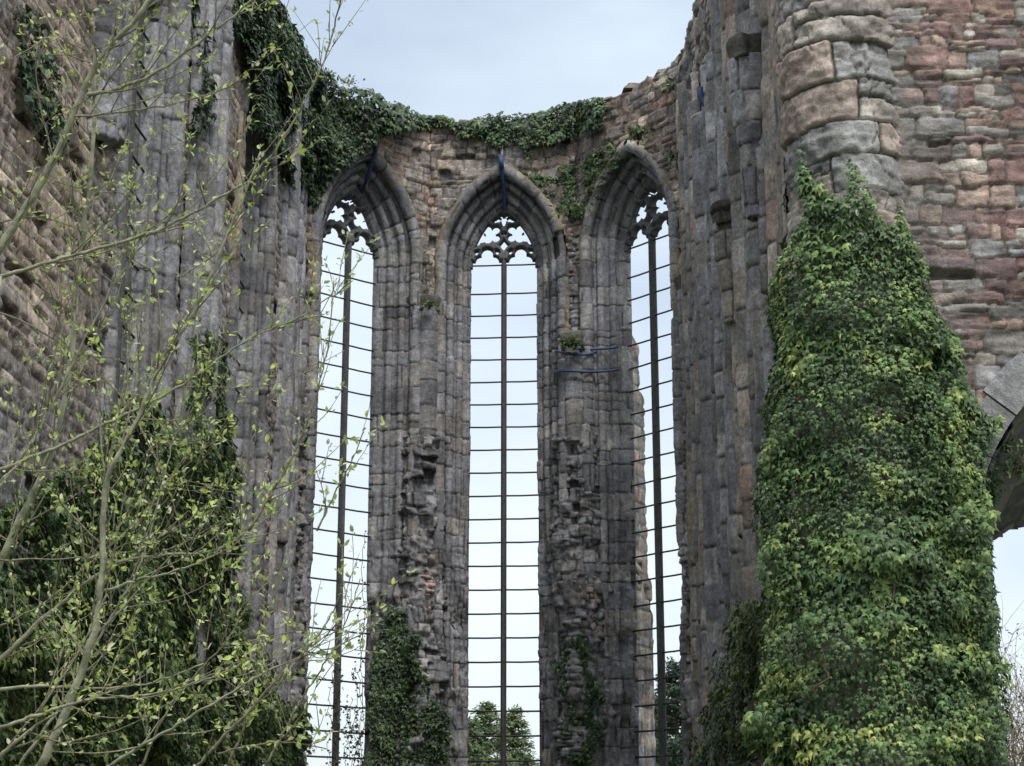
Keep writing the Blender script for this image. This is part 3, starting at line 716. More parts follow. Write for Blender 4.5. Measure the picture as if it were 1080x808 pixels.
# surfaces: list of (A, B, inward normal)
SURF = {'L': (B0, A0, NLIN), 'F-1': (VL[-1][0], VL[-1][1], -frame(-1)[2]), 'F0': (VL[0][0], VL[0][1], -frame(0)[2]), 'F1': (VL[1][0], VL[1][1], -frame(1)[2]),
        'R': (A1, B1, NRIN), 'J': (np.array([5.16, YW]), np.array([5.0, YW + 2.3]), np.array([1.0, 0])), 'W': (np.array([4.5, YW]), np.array([5.75, YW]), np.array([0, -1.0]))}
for _k, _sg, _n in ((-1, 1, 'S-1R'), (0, -1, 'S0L'), (0, 1, 'S0R'), (1, -1, 'S1L'), (1, 1, 'S1R')):
    _b = BAYS[_k]; _A = _b.P(_sg * HW, .15, 0)[:2]; _B = _b.P(_sg * (HW + 1.0), 1.0, 0)[:2]; _n2 = _b.P(_sg * (HW + .5) - _sg * .7, .57 + .72, 0)[:2] - (_A + _B) / 2
    SURF[_n] = (_A, _B, _n2 / np.linalg.norm(_n2))
def br(p, k): return [tuple(c * k for c in q) for q in p]
def ivy(label, polys, surfs, dens, size, bulge, pal, zr, seed, clump=.9, keep=None, holes=0.0, base_d=.03, clmin=.06, over=None, extra=None, bscale=.8, cat='ivy', jit=26, droop=1.0, group=None):
    rng = np.random.default_rng(seed); PS = []; NS = []; DP = []
    for s in surfs:
        if s == 'PIER':
            n = int(dens * 4.1 * PR * (zr[1] - zr[0])); th = rng.uniform(R(-235), R(-25), n); z = rng.uniform(*zr, n)
            nx = np.cos(th); ny = np.sin(th); bx = PC[0] + nx * PR; by = PC[1] + ny * PR; uu = th * PR
        else:
            A, B, nn_ = SURF[s]; L = np.linalg.norm(B - A); n = int(dens * L * (zr[1] - zr[0])); u = rng.uniform(0, L, n); z = rng.uniform(*zr, n); d = (B - A) / L
            bx = A[0] + d[0] * u; by = A[1] + d[1] * u; nx = np.full(n, nn_[0]); ny = np.full(n, nn_[1]); uu = u + 31.7 * len(s)
        thick = bulge(z) if callable(bulge) else np.full(n, bulge)
        cl = np.clip(.6 + 1.7 * fbm(uu * bscale, z * bscale, seed, 4), clmin, 1.4)
        q = rng.random(n)**.55; dep = base_d + thick * cl * q
        P = np.stack([bx + nx * dep, by + ny * dep, z], 1); P += rng.normal(0, .02, (n, 3))
        px, py = proj(P[:, 0], P[:, 1], P[:, 2]); ws = 7
        jx = px + jit * fbm(uu * 1.3, z * 1.3, seed + 4, 3) ; jy = py + jit * fbm(uu * 1.3 + 9, z * 1.3, seed + 6, 3)
        m = np.zeros(n, bool)
        for pl in polys: m |= in_poly(jx, jy, pl)
        if holes: m &= fbm(uu * 1.9, z * 1.9, seed + 8, 3) > holes - .5
        if keep is not None: m &= keep(P)
        if s.startswith('F'):   # no ivy hovering in front of the open lights
            b = BAYS[int(s[1:])]; xr = (P[:, 0] - b.C[0]) * b.d[0] + (P[:, 1] - b.C[1]) * b.d[1]; m &= b.off(xr, z) > .42
        PS.append(P[m]); NS.append(np.stack([nx, ny], 1)[m]); DP.append(np.stack([q, cl, uu], 1)[m])
    P = np.concatenate(PS); NN = np.concatenate(NS); DQ = np.concatenate(DP); n = len(P)
    nr = np.c_[NN, np.full(n, .55)] + rng.normal(0, .38, (n, 3))
    tip = np.c_[NN * .25, np.full(n, -1.0 * droop)] + rng.normal(0, .55, (n, 3))
    sz = size * rng.uniform(.5, 1.3, n) * np.clip(1 + 1.1 * fbm(DQ[:, 2] * 1.6, P[:, 2] * 1.6, seed + 40, 2), .82, 1.3)
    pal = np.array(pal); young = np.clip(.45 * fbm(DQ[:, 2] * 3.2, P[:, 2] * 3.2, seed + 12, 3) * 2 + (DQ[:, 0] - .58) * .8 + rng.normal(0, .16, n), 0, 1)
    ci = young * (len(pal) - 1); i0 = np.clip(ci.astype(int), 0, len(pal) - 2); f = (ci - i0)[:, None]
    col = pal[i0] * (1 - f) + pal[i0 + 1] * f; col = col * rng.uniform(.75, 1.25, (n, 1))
    o = thing('ivy', label, cat, tuple(P.mean(0) * np.array([1, 1, 0]) + np.array([0, 0, P[:, 2].min()])), group)
    leaves('leaves', P, nr, tip, sz, col, LEAF, o)
    # woody stems under the leaves, climbing along the surface
    a = Acc(); base = np.c_[P[:, :2] - NN * 0, P[:, 2]]
    idx = rng.choice(n, min(n, 14 if n > 3000 else 8), replace=False)
    for i in idx:
        p = P[i] - np.r_[NN[i], 0] * .10; ln = min(rng.uniform(1.0, 3.0), p[2] - .1); m_ = 14; tt = np.linspace(0, 1, m_)
        side = np.array([NN[i][1], -NN[i][0], 0]); w = .12 * np.cumsum(rng.normal(0, .5, m_))
        pts = p - np.outer(tt * ln, [0, 0, 1]) * .6 + np.outer(w, side)
        okm = np.zeros(m_, bool)
        qx, qy = proj(pts[:, 0], pts[:, 1], pts[:, 2])
        for pl in polys: okm |= in_poly(qx, qy, pl)
        if okm.sum() >= 4: a = Acc(); a.tube(pts[okm], np.linspace(.007, .014, m_)[okm], 4); a.build('stem', VINE, o)
    print('ivy', label[:40], n)
    return o
DARKIVY = [(.03, .055, .026), (.05, .088, .036), (.08, .125, .048), (.13, .18, .06)]
MIDIVY = [(.026, .045, .018), (.045, .078, .026), (.075, .112, .036), (.135, .165, .052), (.20, .205, .065)]
BIGIVY = [(835, 240), (838, 190), (845, 160), (852, 195), (862, 215), (876, 225), (884, 200), (893, 165), (905, 195), (915, 225), (925, 235), (935, 240), (948, 232), (962, 262), (966, 290), (984, 315), (998, 345), (1012, 360), (1018, 395),
          (1042, 430), (1058, 450), (1058, 490), (1050, 520), (1040, 555), (1044, 600), (1052, 640), (1054, 700), (1060, 760), (1066, 1700), (775, 1700), (782, 760), (792, 700), (800, 600), (800, 500), (803, 420), (812, 340), (822, 290)]
ivy('dense bright green ivy sheathing the big round pier, right foreground', [BIGIVY], ['PIER', 'W', 'J'], 1650, .073,
    lambda z: .22 + .45 * np.clip((8.5 - z) / 6, 0, 1), br(MIDIVY, 2.35), (0.0, 10.6), 21, bscale=2.4, base_d=.17, clmin=.45, keep=lambda P: (P[:, 0] < 5.3) | (P[:, 1] > YW + .1) | (np.hypot(P[:, 0] - AC[0], P[:, 2] - AC[1]) > AR + .1))
ivy('thick dark green ivy hanging over the broken wall top above the left lancet', [[(236, -30), (275, -20), (318, 38), (340, 74), (358, 86), (390, 92), (410, 104), (446, 120), (430, 134), (398, 140), (384, 158), (352, 186), (326, 215), (308, 190), (292, 152), (268, 132), (262, 75)]],
    ['L', 'F-1'], 360, .17, lambda z: .35 + .35 * np.clip((z - 20) / 4, 0, 1), br(DARKIVY, 1.2), (17, 25.3), 22, jit=12)
ivy('dark green ivy along the wall top between middle and right lancets', [[(422, 118), (478, 125), (478, 134), (430, 133)], [(462, 131), (500, 124), (560, 117), (590, 112), (615, 102), (634, 98), (642, 108), (636, 128), (612, 140), (592, 150), (562, 152), (556, 168), (543, 152), (505, 142), (470, 136)]],
    ['F-1', 'F0', 'F1'], 460, .14, .4, br(DARKIVY, 1.2), (19, 25.5), 23, jit=10)
ivy('straggling grey green ivy in the spandrel left of the right lancet hood', [[(560, 182), (598, 174), (640, 158), (655, 172), (628, 212), (604, 226), (582, 214), (566, 198)]],
    ['F0', 'F1'], 330, .14, .2, DARKIVY[1:], (18, 24), 24, holes=.35)
ivy('dark ivy curtain over the lower left choir wall behind the willow', [[(142, 400), (172, 438), (206, 468), (214, 352), (232, 370), (250, 480), (240, 600), (262, 680), (300, 740), (330, 760), (335, 1700), (-20, 1700), (-20, 560), (60, 500), (112, 455)]],
    ['L'], 300, .15, .55, [(.045, .08, .028), (.11, .165, .05), (.22, .28, .085), (.36, .41, .14)], (0.0, 16), 25, base_d=.3)
ivy('small ivy patch high on the left choir wall near the photo corner', [[(12, 10), (40, 20), (62, 90), (80, 140), (60, 155), (28, 115)], [(196, -5), (212, -5), (222, 60), (222, 130), (208, 140), (206, 60)]],
    ['L'], 240, .15, .35, DARKIVY, (8, 24), 26, holes=.2)
ivy('dark ivy climbing the foot of the stone pier between left and middle lancets', [[(386, 1700), (388, 690), (398, 655), (412, 640), (430, 660), (442, 690), (458, 725), (474, 760), (476, 1700)]],
    ['F-1', 'F0', 'S-1R', 'S0L'], 520, .13, .4, br(DARKIVY, 1.25), (0, 11), 27, base_d=.12, jit=18, clmin=.2)
ivy('sparse ivy on the foot of the stone pier between middle and right lancets', [[(582, 1700), (598, 735), (592, 690), (606, 668), (622, 684), (632, 740), (640, 1700)]],
    ['F0', 'F1', 'S0R', 'S1L'], 300, .13, .35, br(DARKIVY, 1.25), (0, 11), 28, holes=.3, base_d=.12, jit=22, clmin=.2)
ivy('olive green ivy on the dark wall shafts just left of the big pier', [[(724, 1700), (738, 780), (762, 705), (772, 645), (804, 635), (806, 1700)]],
    ['F1', 'R', 'S1R'], 260, .13, .6, [(.06, .09, .032), (.11, .15, .05), (.17, .21, .065), (.27, .28, .10)], (0, 12), 29, holes=.1, base_d=.3)

tuftsrc = [(1066, 478, 20.3), (1074, 500, 20.6), (1060, 500, 20.5), (1078, 470, 20.3)]
# small weeds growing on ledges
def tuft(label, p, n, size, spread, pal, up=.8, name='weed'):
    rng = np.random.default_rng(int(abs(p[0] * 100 + p[2] * 7))); P = np.array(p) + rng.normal(0, 1, (n, 3)) * np.array([spread, spread * .5, spread * .4])
    nr = rng.normal(0, .6, (n, 3)) + np.array([0, -.6, .3]); tp = rng.normal(0, .5, (n, 3)) + np.array([0, 0, up])
    pal = np.array(pal); col = pal[rng.integers(0, len(pal), n)] * rng.uniform(.7, 1.3, (n, 1))
    o = thing(name, label, 'weed', tuple(p)); leaves('leaves', P, nr, tp, size * rng.uniform(.6, 1.3, n), col, LEAF, o, (OVAL_V, OVAL_T))
    a = Acc()
    for i in range(min(n, 12)): a.tube([np.array(p) - (0, 0, spread * .4), (np.array(p) + P[i]) / 2, P[i]], [.012, .008, .004], 4)
    a.build('stem', VINE, o)
tuft('dark fern tuft on the broken capital right of the middle lancet', at(602, 362, vC[2][1] - .75), 160, .16, .16, DARKIVY[1:], .2)
tuft('small mossy weed on the capital left of the middle lancet', at(452, 322, vC[1][1] - .75), 70, .12, .13, DARKIVY[1:], .3)
tuft('small bare-topped shrub sprouting from the ivy above the left lancet', at(366, 86, 49.5), 60, .10, .16, [(.1, .12, .05), (.14, .15, .08)], .8)
tuft('grassy weed on the hood peak of the right lancet', at(672, 141, 49.2), 120, .17, .22, DARKIVY, .3)
tuft('grassy weed on the right slope of the right lancet hood', at(712, 165, 48.4), 90, .15, .16, DARKIVY, .3)
tuft('weeds on the springing left of the right lancet', at(600, 222, 50.9), 120, .15, .22, DARKIVY, .1)
tuft('weeds hanging on the wall just below the top, far right of the apse', at(716, 90, 48.9), 150, .17, .25, DARKIVY, .1)

for q_, l_ in (((1062, 470, 20.25), 'ivy sprig hanging from the arch soffit next to the big ivy mass'), ((1076, 492, 20.5), 'ivy sprig hanging under the arch at the right photo edge')):
    tuft(l_, at(*q_), 90, .07, .13, br(MIDIVY, 1.6)[:3], -.8)
# ------------------------------------------------------------------ straps and props at the arch heads
def ribbon(name, label, pts, w, th, mat, cat='strap', group=None):
    pts = np.array(pts, float); n = len(pts); t = np.gradient(pts, axis=0); t /= np.linalg.norm(t, axis=1, keepdims=True)
    view = np.array([0, -1.0, 0]); s = np.cross(t, view); s /= np.maximum(np.linalg.norm(s, axis=1, keepdims=True), 1e-6); nn = np.cross(s, t)
    V = np.stack([pts - s * w / 2 - nn * th / 2, pts + s * w / 2 - nn * th / 2, pts + s * w / 2 + nn * th / 2, pts - s * w / 2 + nn * th / 2], 1)
    i = np.arange(n - 1)[:, None] * 4; j = np.arange(4)[None]; k = (j + 1) % 4
    f = np.r_[np.stack([i + j, i + k, i + 4 + k, i + 4 + j], -1).reshape(-1, 4), [(3, 2, 1, 0)], [((n - 1) * 4, (n - 1) * 4 + 1, (n - 1) * 4 + 2, (n - 1) * 4 + 3)]]
    V = V.reshape(-1, 3); o = mesh_np(name, V, f, mat, None, None, True); return tag(o, label, cat, group)
names = {-1: 'left', 0: 'middle', 1: 'right'}
for k in (-1, 0):
    b = BAYS[k]; za = b.zsp + math.sqrt((RAD + 1.0)**2 - (RAD - HW)**2)
    p = thing('prop_post', 'short bleached post standing over the peak of the %s lancet arch' % names[k], 'post', tuple(b.P(0, REV + .1, za - .3)))
    a = Acc(); a.tube([b.P(0, REV + .16, za - .25), b.P(.02, REV + .17, za + .3), b.P(-.02, REV + .15, za + .85)], [.055, .05, .04], 7); a.build('shaft', BLEACHED, p)
    a = Acc(); a.tube([b.P(-.02, REV + .15, za + .84), b.P(-.02, REV + .15, za + .92)], [.065, .03], 7); a.build('cap', IRON, p)
    ribbon('strap', 'dark blue webbing hanging under the peak of the %s lancet arch' % names[k],
           [b.P(0, REV + .2, za + .12), b.P(.02, REV + .24, za - .2), b.P(.03, REV + .1, za - .5), b.P(.06, .8, za - .95), b.P(.05, .55, za - 1.35), b.P(.06, .35, b.zsp + 2.15)], .11, .03, BLUE_DARK)
    ribbon('strap', 'bright blue webbing band tied on the peak of the %s lancet hood' % names[k],
           [b.P(-.02, REV + .27, za + .2), b.P(0, REV + .3, za + .0), b.P(.02, REV + .28, za - .25)], .15 if k == 0 else .07, .04, BLUE)
def wrap_ring(label, V, y, r, phase, nseg=16, gap=None, off=.12):
    V = np.asarray(V, float); nin = (OC - V) / np.linalg.norm(OC - V); t = np.array([nin[1], -nin[0]]); pts = []
    for a in np.linspace(-1.25, 1.25, nseg):
        q = V + t * math.sin(a) * r + nin * (math.cos(a) * r * .95 - off); z = zat(y, q[1]) + .05 * math.sin(a * 2 + phase) - .06 * math.cos(a * 1.3)
        pts.append((q[0], q[1], z))
    pts = np.array(pts); n = len(pts); A_ = Acc(); h_ = .04
    o = np.r_[(pts[:1] * 0)]; out = pts - np.array([V[0], V[1], 0]); out[:, 2] = 0; out /= np.linalg.norm(out, axis=1, keepdims=True)
    up = np.array([0, 0, 1.0]); Vv = np.stack([pts - up * h_, pts + up * h_, pts + up * h_ + out * .03, pts - up * h_ + out * .03], 1)
    i = np.arange(n - 1)[:, None] * 4; j = np.arange(4)[None]; k = (j + 1) % 4
    f = np.r_[np.stack([i + j, i + k, i + 4 + k, i + 4 + j], -1).reshape(-1, 4), [(3, 2, 1, 0)], [((n - 1) * 4, (n - 1) * 4 + 1, (n - 1) * 4 + 2, (n - 1) * 4 + 3)]]
    return tag(mesh_np('strap', Vv.reshape(-1, 3), f, BLUE, None, None, True), label, 'strap')
wrap_ring('blue ratchet strap just under the fern on the broken respond', vC[2], 371, .70, 0)
wrap_ring('sagging blue ratchet strap lower on the broken respond, below the fern', vC[2], 391, .70, 1.5)
bR = BAYS[1]
for y, l in ((359, 'upper blue strap across the mouldings left of the right lancet'), (383, 'lower blue strap across the mouldings left of the right lancet')):
    z = zat(y, 51.0)
    pts = [bR.P(-HW - 1.0, 1.3, z - .42), bR.P(-HW - .98, 1.32, z - .2)] + [bR.P(-HW - o_, D_ + .22, z - .07 * math.sin(i_ * .52)) for i_, (o_, D_) in enumerate(((1.0, 1.05), (.85, 1.0), (.7, .82), (.5, .66), (.35, .5), (.15, .3), (.05, .18)))]
    ribbon('strap', l, pts, .075, .03, BLUE)
ribbon('strap', 'blue webbing draped over the broken vault ribs at top right', [at(744, 72, 41.0), at(747, 88, 41.0), at(752, 100, 41.0), at(760, 112, 41.0), at(768, 124, 41.0), at(772, 130, 41.0)], .16, .04, BLUE_DARK)
ribbon('strap', 'bright blue webbing loop at the left edge of the top right ribs', [at(738, 92, 41.0), at(739, 102, 41.0), at(744, 110, 41.0), at(750, 118, 41.0)], .16, .05, BLUE)

# ------------------------------------------------------------------ willow in the left foreground
willow = thing('willow_tree', 'slender budding willow with pale stems and fresh green leaves filling the left foreground', 'tree', (-1.7, 6.6, 0))
def smooth(P, n):
    P = np.asarray(P, float); t = np.r_[0, np.cumsum(np.linalg.norm(np.diff(P, axis=0), axis=1))]; s = np.linspace(0, t[-1], n)
    Q = np.stack([np.interp(s, t, P[:, i]) for i in range(P.shape[1])], 1)
    for _ in range(10): Q[1:-1] = (Q[:-2] + 2 * Q[1:-1] + Q[2:]) / 4
    return Q
BR_ = [  # (points, depth start, depth end, width px start, end)
 ([(-60, 340), (0, 263), (30, 217), (60, 163), (80, 117), (97, 70), (127, 37), (160, 0), (185, -40)], 6.6, 6.2, 15, 7),
 ([(93, 100), (133, 93), (173, 73), (217, 40), (264, 3), (280, -12)], 6.3, 5.9, 6.5, 2.5),
 ([(0, 292), (83, 267), (134, 255), (187, 235), (233, 207), (265, 193), (293, 156), (320, 110), (334, 87), (350, 42), (359, 0), (362, -15)], 6.4, 5.8, 6, 2.2),
 ([(78, 123), (133, 118), (187, 110), (235, 96), (262, 80)], 6.3, 6.0, 3.5, 1.5),
 ([(-40, 700), (0, 590), (30, 530), (60, 470), (73, 403), (82, 287), (90, 230), (97, 193), (101, 110), (99, 70)], 7.0, 6.6, 12, 6),
 ([(43, 808), (83, 719), (103, 656), (109, 600), (109, 540), (107, 503), (133, 470), (160, 403), (187, 353), (213, 320), (232, 262), (262, 200), (275, 160)], 6.1, 5.7, 12, 2.2),
 ([(-10, 500), (67, 470), (110, 447), (150, 430), (207, 397), (270, 350), (293, 345), (329, 330), (361, 303), (372, 296)], 6.5, 6.0, 6, 1.6),
 ([(-5, 520), (33, 470), (67, 403), (100, 337), (133, 277), (170, 235), (200, 200)], 6.7, 6.4, 5, 2),
 ([(262, 560), (288, 520), (315, 469), (329, 431), (340, 395), (348, 354), (350, 314), (352, 296)], 5.8, 5.6, 4, 1.4),
 ([(0, 767), (57, 749), (93, 735), (133, 737), (187, 727), (247, 707), (270, 690)], 5.9, 5.7, 5, 2),
 ([(0, 727), (37, 722), (100, 727), (160, 722), (215, 700)], 6.2, 6.0, 5, 2),
 ([(-10, 706), (33, 664), (67, 634), (100, 607), (127, 589), (183, 585), (233, 583), (262, 560), (283, 545), (300, 530)], 6.6, 6.2, 8, 2),
 ([(105, 625), (150, 610), (187, 603), (220, 590), (250, 566), (272, 552)], 6.1, 5.9, 4.5, 1.8),
 ([(20, 808), (57, 756), (90, 705), (113, 655), (150, 600), (160, 560), (173, 500), (190, 440), (205, 380)], 6.4, 6.2, 4.5, 1.5),
 ([(116, 808), (160, 780), (213, 750), (247, 728), (267, 715), (313, 693), (356, 684), (393, 660), (402, 654)], 5.7, 5.4, 4.5, 1.5),
 ([(207, 808), (247, 766), (270, 743), (300, 705), (330, 680), (350, 650), (364, 615)], 5.6, 5.4, 4, 1.4),
 ([(230, 795), (270, 783), (320, 783), (345, 790)], 5.8, 5.7, 3, 1.5),
 ([(0, 330), (40, 345), (80, 372), (110, 395), (150, 450), (180, 520), (200, 590)], 6.8, 6.9, 3.5, 1.6),
 ([(0, 150), (40, 185), (83, 200), (140, 205)], 6.7, 6.6, 3, 1.4),
 ([(38, 0), (60, 40), (82, 78), (92, 96)], 6.5, 6.4, 3, 4),
 ([(130, -10), (122, 30), (104, 80), (98, 110)], 6.3, 6.3, 3, 4),
 ([(-10, 590), (40, 590), (90, 588), (140, 583), (170, 570)], 6.3, 6.1, 3, 1.3),
 ([(0, 660), (45, 640), (100, 590), (150, 545), (175, 520), (200, 470)], 6.7, 6.5, 3.5, 1.3),
 ([(-10, 808), (30, 770), (60, 752)], 6.0, 5.9, 7, 3),
 ([(112, 540), (115, 480), (128, 420), (135, 380), (140, 330)], 6.0, 6.0, 4, 1.5),
 ([(0, 235), (30, 225), (70, 235), (120, 262), (160, 285)], 6.6, 6.5, 2.5, 1.3),
 ([(150, 808), (170, 760), (195, 720), (230, 690), (262, 640), (275, 600)], 5.9, 5.7, 3.5, 1.3),
 ([(280, 808), (300, 770), (328, 720), (350, 690), (372, 640), (380, 610)], 5.6, 5.5, 3, 1.2),
 ([(334, 560), (352, 520), (370, 490), (384, 455)], 5.5, 5.45, 2.6, 1.2),
 ([(240, 808), (262, 760), (275, 700), (283, 640), (300, 590)], 5.9, 5.8, 3, 1.3),
]
base = np.array([-1.75, 6.6, 0.0]); LP = []; LD = []
wr = np.random.default_rng(5)
def addleaves(p, d, n):
    for _ in range(n): LP.append(p + wr.normal(0, .006, 3)); LD.append(d)
paths = []
for pts, d0, d1, w0, w1 in BR_:
    n = len(pts); ds = np.linspace(d0, d1, n); P = np.array([at(x, y, dd) for (x, y), dd in zip(pts, ds)])
    m = max(12, n * 5); Q = smooth(P, m); Q[1:-1] += wr.normal(0, .0022, (m - 2, 3))
    rad = (w1 + (w0 - w1) * np.linspace(1, 0, m)**1.4) * .80 / 2 / F * 6.3; rad = rad * (1 + .10 * np.sin(np.arange(m) * 1.9) * (np.arange(m) % 3 == 0))
    paths.append((Q, rad))
    a = Acc(); a.tube(Q, rad, 8 if w0 > 6 else 6); a.build('branch', BARK if w0 > 4.2 else TWIG, willow)
# hidden main stems from the root to the branch starts outside the frame
for px, py, dd, w in ((-60, 340, 6.6, 15), (-40, 700, 7.0, 14), (43, 808, 6.1, 10), (-10, 706, 6.6, 10), (20, 808, 6.4, 8), (116, 808, 5.7, 7), (-10, 808, 6.0, 8), (207, 808, 5.6, 6), (240, 808, 5.9, 6), (280, 808, 5.6, 6), (150, 808, 5.9, 6), (0, 292, 6.4, 7), (-10, 500, 6.5, 7)):
    e = at(px, py, dd); s = base + np.array([wr.uniform(-.12, .12), wr.uniform(-.12, .12), 0]); mid = (s * .5 + e * .5) + np.array([-.12, 0, -.1])
    if px < 100: mid[0] -= .15
    Q = smooth([s, mid, e], 24); a = Acc(); a.tube(Q, np.linspace(w * 1.5, w, 24) / 2 / F * 6.3, 8); a.build('stem', BARK, willow)
# twigs
tw = Acc(); tws = []
for Q, rad in paths:
    L = np.linalg.norm(np.diff(Q, axis=0), axis=1).sum(); nt_ = max(2, int(L * 15)); 
    for _ in range(nt_):
        i = wr.integers(2, len(Q) - 2); t = Q[i + 1] - Q[i - 1]; t /= np.linalg.norm(t)
        d = t * wr.uniform(.35, .95) + np.array([wr.normal(0, .5), wr.normal(0, .35), wr.normal(.30, .4)]); d /= np.linalg.norm(d)
        ln = wr.uniform(.12, .55) * (1.0 if Q[i][0] < -.95 else .45); m = 9; q = [Q[i].copy()]
        for k in range(m - 1):
            d = d + np.array([0, 0, .05]) + wr.normal(0, .07, 3); d /= np.linalg.norm(d); q.append(q[-1] + d * ln / (m - 1))
        q = np.array(q); r0 = min(rad[i] * .6, .0040); tws.append((q, np.linspace(r0, .0011, m))); tw.tube(q, np.linspace(r0, .0011, m), 4)
for q, r_ in tws[::2]:
    for _ in range(1):
        i = wr.integers(3, 8); d = (q[i] - q[i - 1]); d /= np.linalg.norm(d); d = d + wr.normal(0, .5, 3); d /= np.linalg.norm(d); ln = wr.uniform(.06, .2)
        p2 = np.array([q[i] + d * ln * k / 4 + np.array([0, 0, .01 * k]) for k in range(5)]); tws.append((p2, None)); tw.tube(p2, np.linspace(.0018, .001, 5), 4)
tw.build('twigs', TWIG, willow)
for q, r_ in tws:
    m = len(q); L = np.linalg.norm(np.diff(q, axis=0), axis=1).sum(); nl = max(2, int(L / .045))
    for j in range(nl):
        s = (j + 1) / nl * (m - 1); i = min(int(s), m - 2); p = q[i] + (q[i + 1] - q[i]) * (s - i); d = q[i + 1] - q[i]; d /= np.linalg.norm(d)
        if wr.random() < .66: addleaves(p, d, wr.integers(1, 4) if j < nl - 1 else 5)
for Q, rad in paths:
    for i in range(3, len(Q)):
        if rad[i] < .008 and wr.random() < .5: addleaves(Q[i], (Q[i] - Q[i - 1]) / np.linalg.norm(Q[i] - Q[i - 1]), 2)
LP = np.array(LP); LD = np.array(LD); n = len(LP)
rn = wr.normal(0, 1, (n, 3)); tip = LD * .9 + rn * .55 + np.array([0, 0, .25]); nr = wr.normal(0, 1, (n, 3)) + np.array([0, -.3, .5])
wp = np.array([(.32, .42, .10), (.46, .56, .13), (.52, .58, .20), (.5, .53, .32), (.36, .42, .22)]); cidx = wr.integers(0, 5, n)
side_dull = (LP[:, 0] > -.75)
cidx = np.where(side_dull & (wr.random(n) < .5), 4, cidx)
leaves('leaves', LP, nr, tip, wr.uniform(.011, .031, n), wp[cidx] * wr.uniform(.8, 1.2, (n, 1)), LEAF_SOFT, willow, (OVAL_V, OVAL_T))
print('willow leaves', n)

# ------------------------------------------------------------------ trees seen through the windows
SPRAY_V = np.array([(0, 0, 0), (-.22, .35, -.02), (-.10, .42, 0), (-.16, .75, -.06), (0, 1, -.12), (.16, .75, -.06), (.10, .42, 0), (.22, .35, -.02)])
SPRAY_T = np.array([(0, 2, 1), (2, 4, 3), (0, 6, 2), (2, 6, 4), (6, 5, 4), (0, 7, 6)])
def conifer(label, px, ytop, Y, rbase, seed, pal, cone=1.0, n=20000):
    top = at(px, ytop, Y); H = top[2]; rng = np.random.default_rng(seed)
    o = thing('conifer', label, 'tree', (top[0], Y, 0), 'evergreen trees behind the apse')
    a = Acc(); a.tube([(top[0], Y, -.1), (top[0], Y, H * .5), (top[0], Y, H * .97)], [.28, .16, .03], 8)
    nb = 150; P = []; N_ = []; T_ = []
    for b in range(nb):
        f = (b + rng.random()) / nb; z = H * (.12 + .87 * f); L = rbase * (1 - f)**.8 * rng.uniform(.7, 1.15) + .2; an = rng.uniform(0, 2 * math.pi)
        d = np.array([math.cos(an), math.sin(an), .15 - .25 * (1 - f)]); e = np.array([top[0], Y, z])
        tip = e + d * L + np.array([0, 0, .12 * L]); a.tube([e, e + d * L * .5, tip], [.04, .025, .01], 4)
        m = int(n / nb * (.3 + 1.4 * (1 - f))); s = rng.random(m)**.6
        p = e + np.outer(s, d * L) + np.outer(s**2, (0, 0, .12 * L)); w = .16 * L * (1.15 - s) + .12
        p = p + rng.normal(0, 1, (m, 3)) * np.stack([w, w, w * .55], 1); P.append(p)
        N_.append(np.tile((0, 0, 1.0), (m, 1)) + rng.normal(0, .5, (m, 3)) - np.array([0, .5, 0])); T_.append(np.tile(d, (m, 1)) + rng.normal(0, .6, (m, 3)) + np.array([0, 0, .25]))
    a.build('trunk', CONBARK, o)
    P = np.concatenate(P); N_ = np.concatenate(N_); T_ = np.concatenate(T_); m = len(P)
    pal = np.array(pal); c = pal[rng.integers(0, len(pal), m)] * rng.uniform(.7, 1.3, (m, 1))
    leaves('crown', P, N_, T_, rng.uniform(.12, .3, m), c, NEEDLE, o, (SPRAY_V, SPRAY_T))
CON = [(.06, .10, .035), (.09, .14, .045), (.05, .085, .032), (.13, .17, .055)]
conifer('broad evergreen at the foot of the middle lancet, left of its mullion', 512, 741, 92, 2.6, 1, CON)
conifer('slightly lower evergreen at the foot of the middle lancet, right of its mullion', 541, 747, 96, 2.6, 2, CON)
conifer('young evergreen at the far left edge of the middle lancet', 494, 757, 90, 1.8, 5, CON, n=12000)
conifer('tall dark pointed evergreen filling the bottom of the right lancet', 712, 697, 78, 3.0, 3, [(.025, .05, .028), (.035, .065, .035), (.02, .04, .022)], n=26000)
conifer('dark evergreen low behind the left half of the right lancet', 694, 735, 84, 2.4, 4, [(.025, .05, .028), (.035, .065, .035), (.02, .04, .022)])
